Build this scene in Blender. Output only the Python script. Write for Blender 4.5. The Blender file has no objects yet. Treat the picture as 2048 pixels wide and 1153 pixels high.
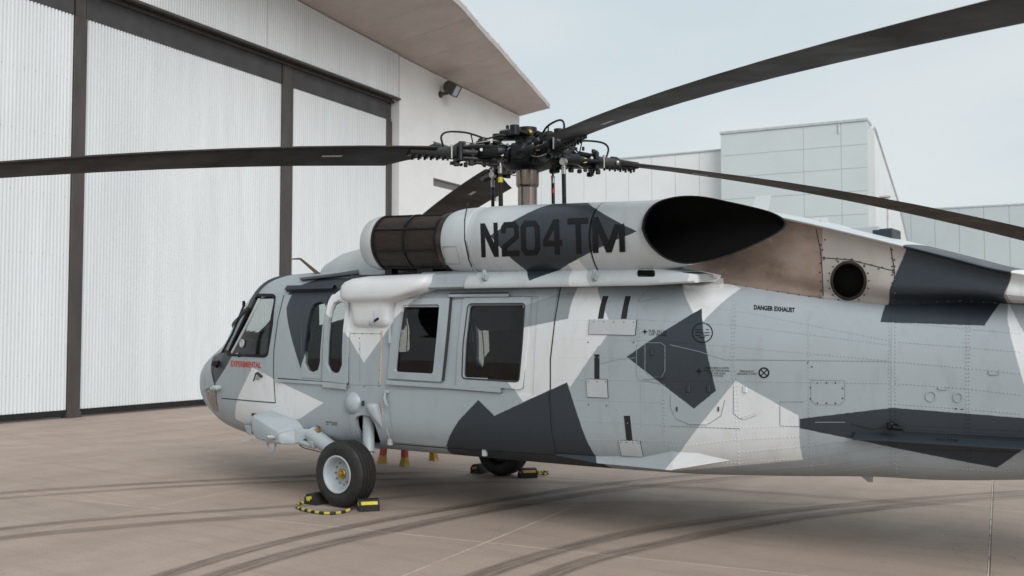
import bpy, bmesh, math, random
import numpy as np
from math import sin, cos, radians, pi, hypot, atan2
from mathutils import Vector, Matrix
from mathutils.bvhtree import BVHTree
from mathutils.geometry import delaunay_2d_cdt
random.seed(7)
scene = bpy.context.scene
COL = scene.collection

# ------------------------------------------------------------------ camera, light, exposure
F, CX, CY = 1991.0, 1024.0, 576.5            # focal length and centre of the 2048 px wide photograph
PSI, PITCH = radians(35.0), radians(2.66)
CAM = Vector((6.008, -8.637, 1.72))
fwd = Vector((-sin(PSI)*cos(PITCH), cos(PSI)*cos(PITCH), sin(PITCH)))
rgt = Vector((cos(PSI), sin(PSI), 0))
upv = rgt.cross(fwd)
cd = bpy.data.cameras.new('camera'); cam = bpy.data.objects.new('camera', cd); COL.objects.link(cam)
cd.sensor_width = 36; cd.lens = F/2048*36; cd.clip_start = .05; cd.clip_end = 2000
R = Matrix((rgt, upv, -fwd)).transposed().to_4x4(); R.translation = CAM
cam.matrix_world = R
cd.dof.use_dof = True; cd.dof.focus_distance = 8.4; cd.dof.aperture_fstop = 3.2
scene.camera = cam

SUN_EL, SUN_AZ = 34.0, -26.0                  # sun over the camera's right shoulder, veiled by thin cloud
w = bpy.data.worlds.new('World'); scene.world = w; w.use_nodes = True
nt = w.node_tree; nt.nodes.clear(); L = nt.links
wo = nt.nodes.new('ShaderNodeOutputWorld'); bg = nt.nodes.new('ShaderNodeBackground'); bg.inputs[1].default_value = .0665
sky = nt.nodes.new('ShaderNodeTexSky'); sky.sky_type = 'NISHITA'; sky.sun_disc = False
sky.sun_elevation = radians(SUN_EL); sky.sun_rotation = radians(90 - SUN_AZ); sky.air_density = 1.2; sky.dust_density = 3
tc = nt.nodes.new('ShaderNodeTexCoord'); mp = nt.nodes.new('ShaderNodeMapping'); mp.inputs['Scale'].default_value = (1.2, 1.2, 3.4)
ns = nt.nodes.new('ShaderNodeTexNoise'); ns.inputs['Scale'].default_value = 1.7; ns.inputs['Detail'].default_value = 5; ns.inputs['Roughness'].default_value = .5
cr = nt.nodes.new('ShaderNodeValToRGB'); e = cr.color_ramp.elements
e[0].position = .36; e[0].color = (6.2, 7.1, 7.5, 1); e[1].position = .64; e[1].color = (7.3, 7.75, 7.95, 1)
mx = nt.nodes.new('ShaderNodeMix'); mx.data_type = 'RGBA'; mx.inputs[0].default_value = .91
L.new(tc.outputs['Generated'], mp.inputs[0]); L.new(mp.outputs[0], ns.inputs['Vector']); L.new(ns.outputs[0], cr.inputs[0])
L.new(sky.outputs[0], mx.inputs['A']); L.new(cr.outputs[0], mx.inputs['B']); L.new(mx.outputs['Result'], bg.inputs[0]); L.new(bg.outputs[0], wo.inputs[0])
sd = bpy.data.lights.new('sun', 'SUN'); sun = bpy.data.objects.new('sun', sd); COL.objects.link(sun)
sd.energy = 1.5; sd.angle = radians(45); sd.color = (1, .975, .95)
sdir = Vector((cos(radians(SUN_EL))*cos(radians(SUN_AZ)), cos(radians(SUN_EL))*sin(radians(SUN_AZ)), sin(radians(SUN_EL))))
sun.rotation_euler = sdir.to_track_quat('Z', 'Y').to_euler()
vs = scene.view_settings; vs.view_transform = 'Standard'; vs.look = 'None'; vs.exposure = .65; vs.gamma = 1; vs.use_curve_mapping = False
scene.cycles.max_bounces = 8; scene.cycles.transparent_max_bounces = 16; scene.cycles.use_denoising = True

# ------------------------------------------------------------------ measuring helpers (photo pixel -> place in the world)
def ray(px, py): return fwd + rgt*((px-CX)/F) - upv*((py-CY)/F)
def onY(px, py, Y): d = ray(px, py); return CAM + d*((Y-CAM.y)/d.y)
def onX(px, py, X): d = ray(px, py); return CAM + d*((X-CAM.x)/d.x)
def onZ(px, py, Z=0.): d = ray(px, py); return CAM + d*((Z-CAM.z)/d.z)
def proj(p):
    v = Vector(p)-CAM; z = v.dot(fwd); return (CX+F*v.dot(rgt)/z, CY-F*v.dot(upv)/z)

# ------------------------------------------------------------------ materials
def nodes(name):
    m = bpy.data.materials.new(name); m.use_nodes = True
    t = m.node_tree; b = t.nodes['Principled BSDF']; return m, t, b
def N(t, typ, **kw):
    n = t.nodes.new(typ)
    for k, v in kw.items(): setattr(n, k, v)
    return n
def mathn(t, op, a, b=None):
    n = N(t, 'ShaderNodeMath', operation=op)
    for i, v in enumerate((a, b)):
        if v is None: continue
        if isinstance(v, (int, float)): n.inputs[i].default_value = v
        else: t.links.new(v, n.inputs[i])
    return n.outputs[0]
def mixc(t, fac, a, b, blend='MIX'):
    n = N(t, 'ShaderNodeMix', data_type='RGBA', blend_type=blend)
    for s, v in ((n.inputs[0], fac), (n.inputs['A'], a), (n.inputs['B'], b)):
        if isinstance(v, (int, float)): s.default_value = v
        elif isinstance(v, tuple): s.default_value = (*v, 1) if len(v) == 3 else v
        else: t.links.new(v, s)
    return n.outputs['Result']
def noise(t, vec, scale, detail=4, rough=.55, stretch=None):
    if stretch:
        m = N(t, 'ShaderNodeMapping'); m.inputs['Scale'].default_value = stretch; t.links.new(vec, m.inputs[0]); vec = m.outputs[0]
    n = N(t, 'ShaderNodeTexNoise'); n.inputs['Scale'].default_value = scale; n.inputs['Detail'].default_value = detail; n.inputs['Roughness'].default_value = rough
    t.links.new(vec, n.inputs['Vector']); return n.outputs[0]
def ramp(t, fac, a, b, lo=0., hi=1.):
    n = N(t, 'ShaderNodeMapRange'); n.clamp = True
    n.inputs[1].default_value = a; n.inputs[2].default_value = b; n.inputs[3].default_value = lo; n.inputs[4].default_value = hi
    t.links.new(fac, n.inputs[0]); return n.outputs[0]
def bump(t, b, h, strength, dist=.01):
    n = N(t, 'ShaderNodeBump'); n.inputs['Strength'].default_value = strength; n.inputs['Distance'].default_value = dist
    t.links.new(h, n.inputs['Height']); t.links.new(n.outputs[0], b.inputs['Normal'])
def mat(name, col, rough=.5, metal=0., var=.12, scale=6., bmp=0., col2=None, stretch=None, rvar=.1, spec=None):
    m, t, b = nodes(name)
    co = N(t, 'ShaderNodeTexCoord').outputs['Object']
    n = noise(t, co, scale, 5, .6, stretch)
    c2 = col2 or tuple(c*(1-var*1.6) for c in col); c1 = col if col2 else tuple(min(1, c*(1+var*.5)) for c in col)
    t.links.new(mixc(t, ramp(t, n, .3, .7), c1, c2), b.inputs['Base Color'])
    t.links.new(ramp(t, n, .3, .7, max(.02, rough-rvar), min(1, rough+rvar)), b.inputs['Roughness'])
    b.inputs['Metallic'].default_value = metal
    if spec is not None: b.inputs['Specular IOR Level'].default_value = spec
    if bmp: bump(t, b, noise(t, co, scale*6, 4), bmp)
    return m
M = {}
M['black'] = mat('black_composite', (.012, .013, .015), .42, spec=.5)
M['hubblack'] = mat('hub_black_paint', (.006, .007, .009), .42, var=.4, scale=14, spec=.35)
M['blade'] = mat('blade_paint', (.023, .019, .019), .6, spec=.35, var=.3, scale=2.2, bmp=.03)
M['soot'] = mat('soot', (.004, .004, .004), .9, spec=.1)
M['steel'] = mat('steel', (.42, .40, .38), .32, 1., var=.2, scale=12, stretch=(1, 1, .2))
M['mast'] = mat('mast_metal', (.30, .25, .22), .28, 1., var=.25, scale=5, stretch=(4, 4, .3))
M['brass'] = mat('brass', (.55, .36, .10), .35, .9)
M['rubber'] = mat('tyre_rubber', (.018, .017, .017), .62, var=.3, scale=9)
M['rim'] = mat('rim_paint', (.40, .45, .48), .38, var=.1)
M['grey'] = mat('grey_paint', (.350, .395, .424), .42, var=.08, scale=3)
M['white'] = mat('white_paint', (.69, .71, .725), .40, var=.06, scale=3)
M['slate'] = mat('slate_paint', (.025, .034, .045), .46, var=.1, scale=3)
M['dome'] = mat('dome_grey_paint', (.46, .49, .505), .42, var=.08, scale=3)
M['seam'] = mat('seam_dark', (.035, .037, .04), .8)  # plain dark grey for joints, seals and slots
M['softseam'] = mat('panel_joint', (.265, .30, .32), .7)
M['sealant'] = mat('sealant', (.55, .44, .33), .6)
M['print'] = mat('black_print', (.005, .005, .006), .6, spec=.3)
M['tape'] = mat('black_tape', (.010, .009, .009), .6)
M['plate'] = mat('plate_paint', (.47, .49, .505), .4, var=.05)
M['red'] = mat('red_print', (.50, .045, .02), .5)
M['redpaint'] = mat('red_paint', (.50, .035, .015), .45, var=.3)
M['yellow'] = mat('yellow_paint', (.48, .30, .02), .5, var=.3)
M['ylw'] = mat('yellow_strip', (.62, .54, .03), .5)
M['orange'] = mat('orange_strip', (.62, .30, .06), .5)
M['blue'] = mat('blue_band', (.01, .04, .10), .5)
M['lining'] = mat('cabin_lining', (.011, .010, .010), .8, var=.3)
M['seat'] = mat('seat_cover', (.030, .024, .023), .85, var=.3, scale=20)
M['rivet'] = mat('rivet_paint', (.36, .385, .395), .45)
M['bolt'] = mat('bolt_head', (.13, .10, .075), .4, .6)
M['chrome'] = mat('lamp_reflector', (.8, .8, .8), .12, 1.)
M['rope_y'] = mat('rope_yellow', (.50, .43, .05), .8)
M['nosereflect'] = mat('nose_reflection_brown', (.21, .185, .168), .3, var=.15)  # brownish reflection and shading on the lower nose, painted as a colour
M['brown'] = mat('heat_brown', (.060, .044, .038), .5, .4, var=.35, scale=8)

def glass(name, tint, refl=.9):
    m, t, b = nodes(name); t.nodes.remove(b)
    o = t.nodes['Material Output']; tr = N(t, 'ShaderNodeBsdfTransparent'); gl = N(t, 'ShaderNodeBsdfGlossy'); mxs = N(t, 'ShaderNodeMixShader')
    lw = N(t, 'ShaderNodeLayerWeight'); lw.inputs[0].default_value = .5; fr = mathn(t, 'ADD', mathn(t, 'MULTIPLY', mathn(t, 'POWER', lw.outputs['Facing'], 5.), .9), .025)
    tr.inputs[0].default_value = (*tint, 1); gl.inputs[0].default_value = (refl, refl, refl, 1); gl.inputs['Roughness'].default_value = .03
    co = N(t, 'ShaderNodeTexCoord').outputs['Object']
    bn = N(t, 'ShaderNodeBump'); bn.inputs['Strength'].default_value = .05; t.links.new(noise(t, co, 3, 2), bn.inputs['Height']); t.links.new(bn.outputs[0], gl.inputs['Normal'])
    t.links.new(fr, mxs.inputs[0]); t.links.new(tr.outputs[0], mxs.inputs[1]); t.links.new(gl.outputs[0], mxs.inputs[2]); t.links.new(mxs.outputs[0], o.inputs[0])
    return m
M['glass'] = glass('canopy_glass', (.80, .83, .82))
M['tinted'] = glass('tinted_cabin_glass', (.66, .65, .64))

def screen_mat():
    m, t, b = nodes('inlet_screen')
    co = N(t, 'ShaderNodeTexCoord').outputs['Object']
    n = noise(t, co, 7, 5, .7, (1, 1, 5))
    wv = N(t, 'ShaderNodeTexWave', bands_direction='Z'); wv.inputs['Scale'].default_value = 26; wv.inputs['Distortion'].default_value = .6; t.links.new(co, wv.inputs[0])
    c = mixc(t, ramp(t, n, .35, .7), (.030, .021, .017), (.062, .043, .034))
    c = mixc(t, mathn(t, 'MULTIPLY', wv.outputs[1], .55), c, (.016, .012, .010))
    t.links.new(c, b.inputs['Base Color']); b.inputs['Roughness'].default_value = .55; b.inputs['Metallic'].default_value = .35
    bump(t, b, wv.outputs[1], .5, .01)
    return m
M['screen'] = screen_mat()
def bronze_mat():
    m, t, b = nodes('heat_stained_metal')
    co = N(t, 'ShaderNodeTexCoord').outputs['Object']
    n1 = noise(t, co, 2.2, 6, .62, (1, 1, 1.6)); n2 = noise(t, co, 9, 6, .7, (1, 1, 1.2)); n3 = noise(t, co, 5, 3, .5)
    c = mixc(t, ramp(t, n1, .38, .62), (.34, .262, .222), (.20, .145, .115))
    c = mixc(t, ramp(t, n2, .52, .70, 0, .75), c, (.34, .235, .135))
    c = mixc(t, ramp(t, n3, .66, .72, 0, .6), c, (.42, .42, .41))
    t.links.new(c, b.inputs['Base Color']); b.inputs['Metallic'].default_value = .3; b.inputs['Roughness'].default_value = .48
    bump(t, b, n1, .06, .02); return m
M['bronze'] = bronze_mat()

# ------------------------------------------------------------------ mesh helpers
class MB:
    def __init__(s): s.v = []; s.f = []
    def add(s, v, f):
        o = len(s.v); s.v += [Vector(p) for p in v]; s.f += [tuple(i+o for i in q) for q in f]; return s
    def box(s, c, size, rot=None, b=0.):
        x, y, z = (q/2 for q in size); c = Vector(c)
        b = min(b, x*.8, y*.8, z*.8)
        if b <= 0:
            v = [(-x,-y,-z),(x,-y,-z),(x,y,-z),(-x,y,-z),(-x,-y,z),(x,-y,z),(x,y,z),(-x,y,z)]
            f = [(0,3,2,1),(4,5,6,7),(0,1,5,4),(1,2,6,5),(2,3,7,6),(3,0,4,7)]
        else:
            v = []; ix = {}
            for sx in (-1,1):
                for sy in (-1,1):
                    for sz in (-1,1):
                        for a in range(3):
                            p = [sx*(x-b), sy*(y-b), sz*(z-b)]; p[a] = (sx*x, sy*y, sz*z)[a]
                            ix[sx,sy,sz,a] = len(v); v.append(tuple(p))
            f = []
            def q(*k): f.append(tuple(ix[i] for i in k))
            for s1 in (-1,1):
                q((s1,-1,-1,0),(s1,s1,-s1,0) if 0 else (s1,1,-1,0),(s1,1,1,0),(s1,-1,1,0))
                q((-1,s1,-1,1),(-1,s1,1,1),(1,s1,1,1),(1,s1,-1,1))
                q((-1,-1,s1,2),(1,-1,s1,2),(1,1,s1,2),(-1,1,s1,2))
                for s2 in (-1,1):
                    q((-1,s1,s2,1),(1,s1,s2,1),(1,s1,s2,2),(-1,s1,s2,2))
                    q((s1,-1,s2,0),(s1,1,s2,0),(s1,1,s2,2),(s1,-1,s2,2))
                    q((s1,s2,-1,0),(s1,s2,1,0),(s1,s2,1,1),(s1,s2,-1,1))
                    for s3 in (-1,1): q((s1,s2,s3,0),(s1,s2,s3,1),(s1,s2,s3,2))
        v = [Vector(p) for p in v]
        if rot is not None: v = [rot @ p for p in v]
        return s.add([p+c for p in v], f)
    def lathe(s, o, d, prof, n=24, cap0=True, cap1=True):
        o = Vector(o); d = Vector(d).normalized(); a = d.orthogonal().normalized(); b = d.cross(a)
        v = []; f = []
        for t, r in prof:
            for i in range(n):
                q = 2*pi*i/n; v.append(o+d*t+(a*cos(q)+b*sin(q))*r)
        for k in range(len(prof)-1):
            for i in range(n):
                j = (i+1) % n; f.append((k*n+i, k*n+j, (k+1)*n+j, (k+1)*n+i))
        if cap0: f.append(tuple(range(n-1, -1, -1)))
        if cap1: f.append(tuple(range((len(prof)-1)*n, len(prof)*n)))
        return s.add(v, f)
    def cyl(s, p0, p1, r0, r1=None, n=16):
        p0 = Vector(p0); p1 = Vector(p1); r1 = r0 if r1 is None else r1
        return s.lathe(p0, p1-p0, [(0, r0), ((p1-p0).length, r1)], n)
    def tube(s, pts, r, n=8, closed=False):
        pts = [Vector(p) for p in pts]; m = len(pts); v = []; f = []; prev = None
        for i, p in enumerate(pts):
            d = (pts[(i+1) % m] - pts[i-1]) if closed else (pts[min(i+1, m-1)] - pts[max(i-1, 0)])
            d.normalize()
            a = d.orthogonal().normalized() if prev is None else (prev - d*prev.dot(d)).normalized()
            prev = a; b = d.cross(a); rr = r[i] if isinstance(r, (list, tuple)) else r
            for k in range(n):
                q = 2*pi*k/n; v.append(p+(a*cos(q)+b*sin(q))*rr)
        for i in range(m if closed else m-1):
            for k in range(n):
                l = (k+1) % n; j = (i+1) % m; f.append((i*n+k, i*n+l, j*n+l, j*n+k))
        if not closed: f += [tuple(range(n-1, -1, -1)), tuple(range((m-1)*n, m*n))]
        return s.add(v, f)
    def sph(s, c, r, n=14, m=10):
        c = Vector(c); r = (r, r, r) if isinstance(r, (int, float)) else r; v = []; f = []
        for i in range(m+1):
            a = -pi/2+pi*i/m
            for k in range(n):
                q = 2*pi*k/n; v.append(c+Vector((r[0]*cos(a)*cos(q), r[1]*cos(a)*sin(q), r[2]*sin(a))))
        for i in range(m):
            for k in range(n):
                l = (k+1) % n; f.append((i*n+k, i*n+l, (i+1)*n+l, (i+1)*n+k))
        return s.add(v, f)
    def loft(s, rings, closed=True, cap=True):
        n = len(rings[0]); v = [p for r in rings for p in r]; f = []
        for i in range(len(rings)-1):
            for k in range(n if closed else n-1):
                l = (k+1) % n; f.append((i*n+k, i*n+l, (i+1)*n+l, (i+1)*n+k))
        if cap and closed: f += [tuple(range(n-1, -1, -1)), tuple(range((len(rings)-1)*n, len(rings)*n))]
        return s.add(v, f)
    def hull(s, pts, bevel=0.):
        bm = bmesh.new()
        for p in pts: bm.verts.new(p)
        bmesh.ops.convex_hull(bm, input=bm.verts[:])
        bmesh.ops.dissolve_limit(bm, angle_limit=.03, verts=bm.verts[:], edges=bm.edges[:])
        loose = [v for v in bm.verts if not v.link_faces]
        bmesh.ops.delete(bm, geom=loose, context='VERTS')
        if bevel: bmesh.ops.bevel(bm, geom=bm.edges[:], offset=bevel, segments=2, profile=.5, affect='EDGES')
        bm.verts.index_update()
        s.add([v.co.copy() for v in bm.verts], [tuple(v.index for v in f.verts) for f in bm.faces]); bm.free(); return s
    def xf(s, mtx): s.v = [mtx @ p for p in s.v]; return s
    def flipy(s):
        r = MB(); r.v = [Vector((p.x, -p.y, p.z)) for p in s.v]; r.f = [tuple(reversed(q)) for q in s.f]; return r
    def bvh(s): return BVHTree.FromPolygons(s.v, s.f)
    def build(s, name, material, parent=None, smooth=35, recalc=True, label=None, uv=None):
        me = bpy.data.meshes.new(name); me.from_pydata([tuple(p) for p in s.v], [], s.f); me.validate()
        if recalc:
            bm = bmesh.new(); bm.from_mesh(me); bmesh.ops.recalc_face_normals(bm, faces=bm.faces); bm.to_mesh(me); bm.free()
        mats = material if isinstance(material, list) else [material]
        for q in mats: me.materials.append(M[q] if isinstance(q, str) else q)
        if smooth:
            me.shade_smooth(); me.set_sharp_from_angle(angle=radians(smooth))
        if uv:
            ul = me.uv_layers.new(name='UVMap')
            for lp in me.loops: ul.data[lp.index].uv = uv[lp.vertex_index]
        o = bpy.data.objects.new(name, me); COL.objects.link(o)
        if parent is not None: o.parent = parent
        if label: o['label'] = label
        return o
def tag(o, label=None, cat=None, group=None, kind=None):
    for k, v in (('label', label), ('category', cat), ('group', group), ('kind', kind)):
        if v: o[k] = v
    return o
def empty(name, loc=(0, 0, 0), **kw):
    o = bpy.data.objects.new(name, None); COL.objects.link(o); o.location = loc; o.empty_display_size = .2
    return tag(o, **kw)
def both(mb, name, material, parent, **kw):
    """port part and its starboard mirror image"""
    a = mb.build(name, material, parent, **kw)
    pb = kw.pop('other', parent)
    return a, mb.flipy().build(name, material, pb, **kw)
def inside(p, poly):
    x, y = p; c = False; j = len(poly)-1
    for i in range(len(poly)):
        xi, yi = poly[i]; xj, yj = poly[j]
        if (yi > y) != (yj > y) and x < (xj-xi)*(y-yi)/(yj-yi)+xi: c = not c
        j = i
    return c
def rnd(poly, r, seg=5):
    """round the corners of a pixel polygon"""
    out = []; n = len(poly)
    for i in range(n):
        p = Vector(poly[i]); a = Vector(poly[i-1])-p; b = Vector(poly[(i+1) % n])-p
        k = min(r, a.length*.48, b.length*.48); A = p+a.normalized()*k; B = p+b.normalized()*k
        for j in range(seg+1):
            t = j/seg; q = A*(1-t)**2+p*2*t*(1-t)+B*t*t; out.append((q.x, q.y))
    return out
def dens(poly, step, closed=True):
    out = []; n = len(poly)
    for i in range(n if closed else n-1):
        a = poly[i]; b = poly[(i+1) % n]; m = max(1, int(hypot(b[0]-a[0], b[1]-a[1])/step))
        out += [(a[0]+(b[0]-a[0])*k/m, a[1]+(b[1]-a[1])*k/m) for k in range(m)]
    if not closed: out.append(poly[-1])
    return out
def hit(bvh, px, py, fb=None):
    d = ray(px, py).normalized(); l, n, i, dist = bvh.ray_cast(CAM, d)
    if l is None:
        if fb is None: return None, None
        return onY(px, py, fb), Vector((0, -1, 0))
    if n.dot(d) > 0: n = -n
    return l, n
def cdt(poly, holes, step):
    loops = [dens(poly, step)]+[dens(h, step) for h in holes]
    vs = []; es = []
    for lp in loops:
        o = len(vs); vs += lp; es += [(o+i, o+(i+1) % len(lp)) for i in range(len(lp))]
    nb = len(vs)
    xs = [p[0] for p in poly]; ys = [p[1] for p in poly]
    y = min(ys)+step
    while y < max(ys):
        x = min(xs)+step
        while x < max(xs):
            if inside((x, y), poly) and not any(inside((x, y), h) for h in holes):
                if all(hypot(x-q[0], y-q[1]) > step*.45 for q in vs[:nb]): vs.append((x, y))
            x += step
        y += step
    ov, oe, of, a, b, c = delaunay_2d_cdt([Vector(p) for p in vs], es, [], 0, 1e-5)
    fs = []
    for q in of:
        c = sum((ov[i] for i in q), Vector((0, 0)))/len(q)
        if inside(c, poly) and not any(inside(c, h) for h in holes): fs.append(tuple(q))
    return [tuple(p) for p in ov], fs
def skin(bvh, poly, holes=(), off=.006, thick=.012, step=12, fb=-1.1):
    """a sheet of real thickness that follows the surface under a pixel outline"""
    v, f = cdt(poly, list(holes), step); n = len(v); top = []; bot = []
    for p in v:
        l, nn = hit(bvh, p[0], p[1], fb); top.append(l+nn*off); bot.append(l+nn*(off-thick))
    cnt = {}
    for q in f:
        for i in range(len(q)):
            a, b = q[i], q[(i+1) % len(q)]; cnt[a, b] = 1
    rim = [(a, b) for a, b in cnt if (b, a) not in cnt]
    m = MB(); m.add(top+bot, f+[tuple(i+n for i in reversed(q)) for q in f]+[(b, a, a+n, b+n) for a, b in rim])
    return m
def strip(bvh, pts, width, off=.003, step=8, fb=-1.1, closed=False):
    """a thin band that follows the surface along a pixel polyline"""
    P = []
    for p in dens(pts, step, closed):
        l, nn = hit(bvh, p[0], p[1], fb); P.append((l, nn))
    m = MB(); v = []; f = []; k = len(P)
    for i in range(k):
        d = (P[(i+1) % k][0]-P[i-1][0]) if closed else (P[min(i+1, k-1)][0]-P[max(i-1, 0)][0])
        l, nn = P[i]; sdv = nn.cross(d).normalized()*width/2
        v += [l+sdv+nn*off, l-sdv+nn*off, l-sdv-nn*.002, l+sdv-nn*.002]
    for i in range(k if closed else k-1):
        j = (i+1) % k
        for a in range(4): b = (a+1) % 4; f.append((i*4+a, i*4+b, j*4+b, j*4+a))
    return m.add(v, f)
def text_px(bvh, body, x0, y0, x1, y1, height, off=.003, fb=-1.1, squeeze=None, align='LEFT', bold=.0):
    """lettering laid on the surface along the pixel baseline (x0,y0)-(x1,y1)"""
    cu = bpy.data.curves.new('t', 'FONT'); cu.body = body; cu.align_x = align; cu.space_line = 1.0; cu.offset = bold; cu.resolution_u = 3
    o = bpy.data.objects.new('t', cu); COL.objects.link(o)
    me = o.evaluated_get(bpy.context.evaluated_depsgraph_get()).to_mesh()
    vs = [v.co.copy() for v in me.vertices]; fs = [tuple(p.vertices) for p in me.polygons]
    o.to_mesh_clear() if hasattr(o, 'to_mesh_clear') else None
    bpy.data.objects.remove(o); bpy.data.curves.remove(cu)
    xm = min(v.x for v in vs); xM = max(v.x for v in vs); yt = max(v.y for v in vs); yb = min(v.y for v in vs)
    m = MB(); out = []
    for v in vs:
        a = (v.x-xm)/(xM-xm); b = (v.y-yb)/(yt-yb)
        l, nn = hit(bvh, x0+(x1-x0)*a, y0+(y1-y0)*a-height*b, fb); out.append(l+nn*off)
    return m.add(out, fs)


# ------------------------------------------------------------------ apron
def concrete():
    m, t, b = nodes('apron_concrete')
    pos = N(t, 'ShaderNodeNewGeometry').outputs['Position']
    big = noise(t, pos, .35, 4, .55); mid = noise(t, pos, 1.6, 6, .6, (1, .45, 1)); fine = noise(t, pos, 38, 4, .7); streak = noise(t, pos, 2.4, 5, .6, (.35, 2.2, 1)); spots = noise(t, pos, 5.5, 3, .5)
    c = mixc(t, ramp(t, big, .35, .65), (.505, .388, .316), (.440, .342, .282))
    c = mixc(t, ramp(t, mid, .35, .68, 0, .9), c, (.390, .298, .240))
    c = mixc(t, ramp(t, streak, .48, .75, 0, .55), c, (.275, .220, .184))
    c = mixc(t, ramp(t, spots, .70, .78, 0, .45), c, (.17, .145, .13))
    c = mixc(t, ramp(t, spots, .20, .14, 0, .35), c, (.40, .36, .33))
    c = mixc(t, ramp(t, fine, .3, .7, 0, .30), c, (.17, .14, .12)); grit = noise(t, pos, 120, 2, .5); c = mixc(t, ramp(t, grit, .66, .72, 0, .55), c, (.11, .09, .08)); crk = N(t, 'ShaderNodeTexVoronoi', feature='DISTANCE_TO_EDGE'); crk.inputs['Scale'].default_value = .33; wv = N(t, 'ShaderNodeVectorMath', operation='ADD'); nz = N(t, 'ShaderNodeTexNoise'); nz.inputs['Scale'].default_value = 1.3; nz.inputs['Detail'].default_value = 6; t.links.new(pos, nz.inputs['Vector']); t.links.new(pos, wv.inputs[0]); t.links.new(nz.outputs[1], wv.inputs[1]); t.links.new(wv.outputs[0], crk.inputs['Vector']); c = mixc(t, mathn(t, 'MULTIPLY', ramp(t, crk.outputs[0], .0, .0022, .55, 0), ramp(t, big, .50, .60)), c, (.13, .105, .09))
    oi = N(t, 'ShaderNodeObjectInfo').outputs['Random']
    c = mixc(t, ramp(t, oi, 0, 1, 0, .30), c, (.22, .19, .17))
    t.links.new(c, b.inputs['Base Color']); t.links.new(ramp(t, mid, .3, .7, .62, .8), b.inputs['Roughness'])
    bump(t, b, fine, .18, .004); return m
M['concrete'] = concrete()
M['jointdirt'] = mat('joint_dirt', (.10, .085, .07), .9, scale=20)
def seal_mat():
    m, t, b = nodes('joint_sealant'); pos = N(t, 'ShaderNodeNewGeometry').outputs['Position']
    n = noise(t, pos, 4, 6, .7); n2 = noise(t, pos, 30, 3, .6)
    c = mixc(t, ramp(t, n, .52, .68), (.54, .49, .44), (.27, .18, .13)); c = mixc(t, ramp(t, n2, .56, .66, 0, .6), c, (.13, .11, .10))
    t.links.new(c, b.inputs['Base Color']); b.inputs['Roughness'].default_value = .85; return m
M['jointseal'] = seal_mat()
g = MB(); g.add([(-500, -500, -.03), (500, -500, -.03), (500, 500, -.03), (-500, 500, -.03)], [(0, 1, 2, 3)])
ground = tag(g.build('apron', 'concrete', smooth=0, recalc=False), kind='structure')
GA = radians(8.9); ga = Vector((cos(GA), sin(GA), 0)); gb = Vector((-sin(GA), cos(GA), 0)); G0 = Vector((1.05, -1.94, 0)); SA, SB = 3.75, 3.66
sm = MB(); sm.box((0, 0, -.013), (SA-.020, SB-.020, .026), b=.004)
slab0 = sm.build('slab', 'concrete', ground, smooth=0)
sealv = MB(); first = True
for i in range(-6, 4):
    for j in range(-4, 8):
        o = slab0 if first else slab0.copy()
        if not first: COL.objects.link(o)
        first = False
        o.location = G0+ga*(SA*(i+.5))+gb*(SB*(j+.5)); o.rotation_euler.z = GA
def seg(p, q, wd):
    d = (q-p).normalized(); s = Vector((-d.y, d.x, 0)); n = max(2, int((q-p).length/.12)); v = []; f = []
    for k in range(n+1):
        c = p+(q-p)*k/n; a = wd/2*random.uniform(.7, 1.25)
        v += [c+s*a+Vector((0, 0, -.0035)), c-s*a+Vector((0, 0, -.0035))]
    f = [(2*k, 2*k+1, 2*k+3, 2*k+2) for k in range(n)]
    sealv.add(v, f)
for i in range(-6, 5): seg(G0+ga*(SA*i)+gb*(SB*-4), G0+ga*(SA*i)+gb*(SB*8), .013)
for j in range(-4, 9): seg(G0+gb*(SB*j)+ga*(SA*-6)+Vector((0, 0, .0006)), G0+gb*(SB*j)+ga*(SA*4)+Vector((0, 0, .0006)), .013)
tag(sealv.build('joint_sealant', 'jointseal', ground, smooth=0), kind='stuff')

def mark_mat():
    m, t, b = nodes('tyre_mark'); uv = N(t, 'ShaderNodeTexCoord').outputs['UV']; o = t.nodes['Material Output']
    st = noise(t, uv, 1, 5, .65, (16, .35, 1)); pt = noise(t, uv, 1, 4, .6, (2.5, 1.1, 1)); fn = noise(t, uv, 1, 2, .6, (30, 60, 1))
    sx = N(t, 'ShaderNodeSeparateXYZ'); t.links.new(uv, sx.inputs[0])
    ed = mathn(t, 'SUBTRACT', .5, mathn(t, 'ABSOLUTE', mathn(t, 'SUBTRACT', sx.outputs[0], .5)))
    a = mathn(t, 'MULTIPLY', ramp(t, st, .34, .62), ramp(t, ed, .0, .16)); a = mathn(t, 'MULTIPLY', a, ramp(t, pt, .28, .58, .25, 1)); a = mathn(t, 'MULTIPLY', a, ramp(t, fn, .3, .6, .6, 1))
    a = mathn(t, 'MULTIPLY', a, sx.outputs[2])
    b.inputs['Base Color'].default_value = (.056, .045, .043, 1); b.inputs['Roughness'].default_value = .75
    tr = N(t, 'ShaderNodeBsdfTransparent'); ms = N(t, 'ShaderNodeMixShader'); t.links.new(mathn(t, 'MULTIPLY', a, .80), ms.inputs[0])
    t.links.new(tr.outputs[0], ms.inputs[1]); t.links.new(b.outputs[0], ms.inputs[2]); t.links.new(ms.outputs[0], o.inputs[0]); return m, sx, a
mm, sxn, _ = mark_mat()
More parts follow.
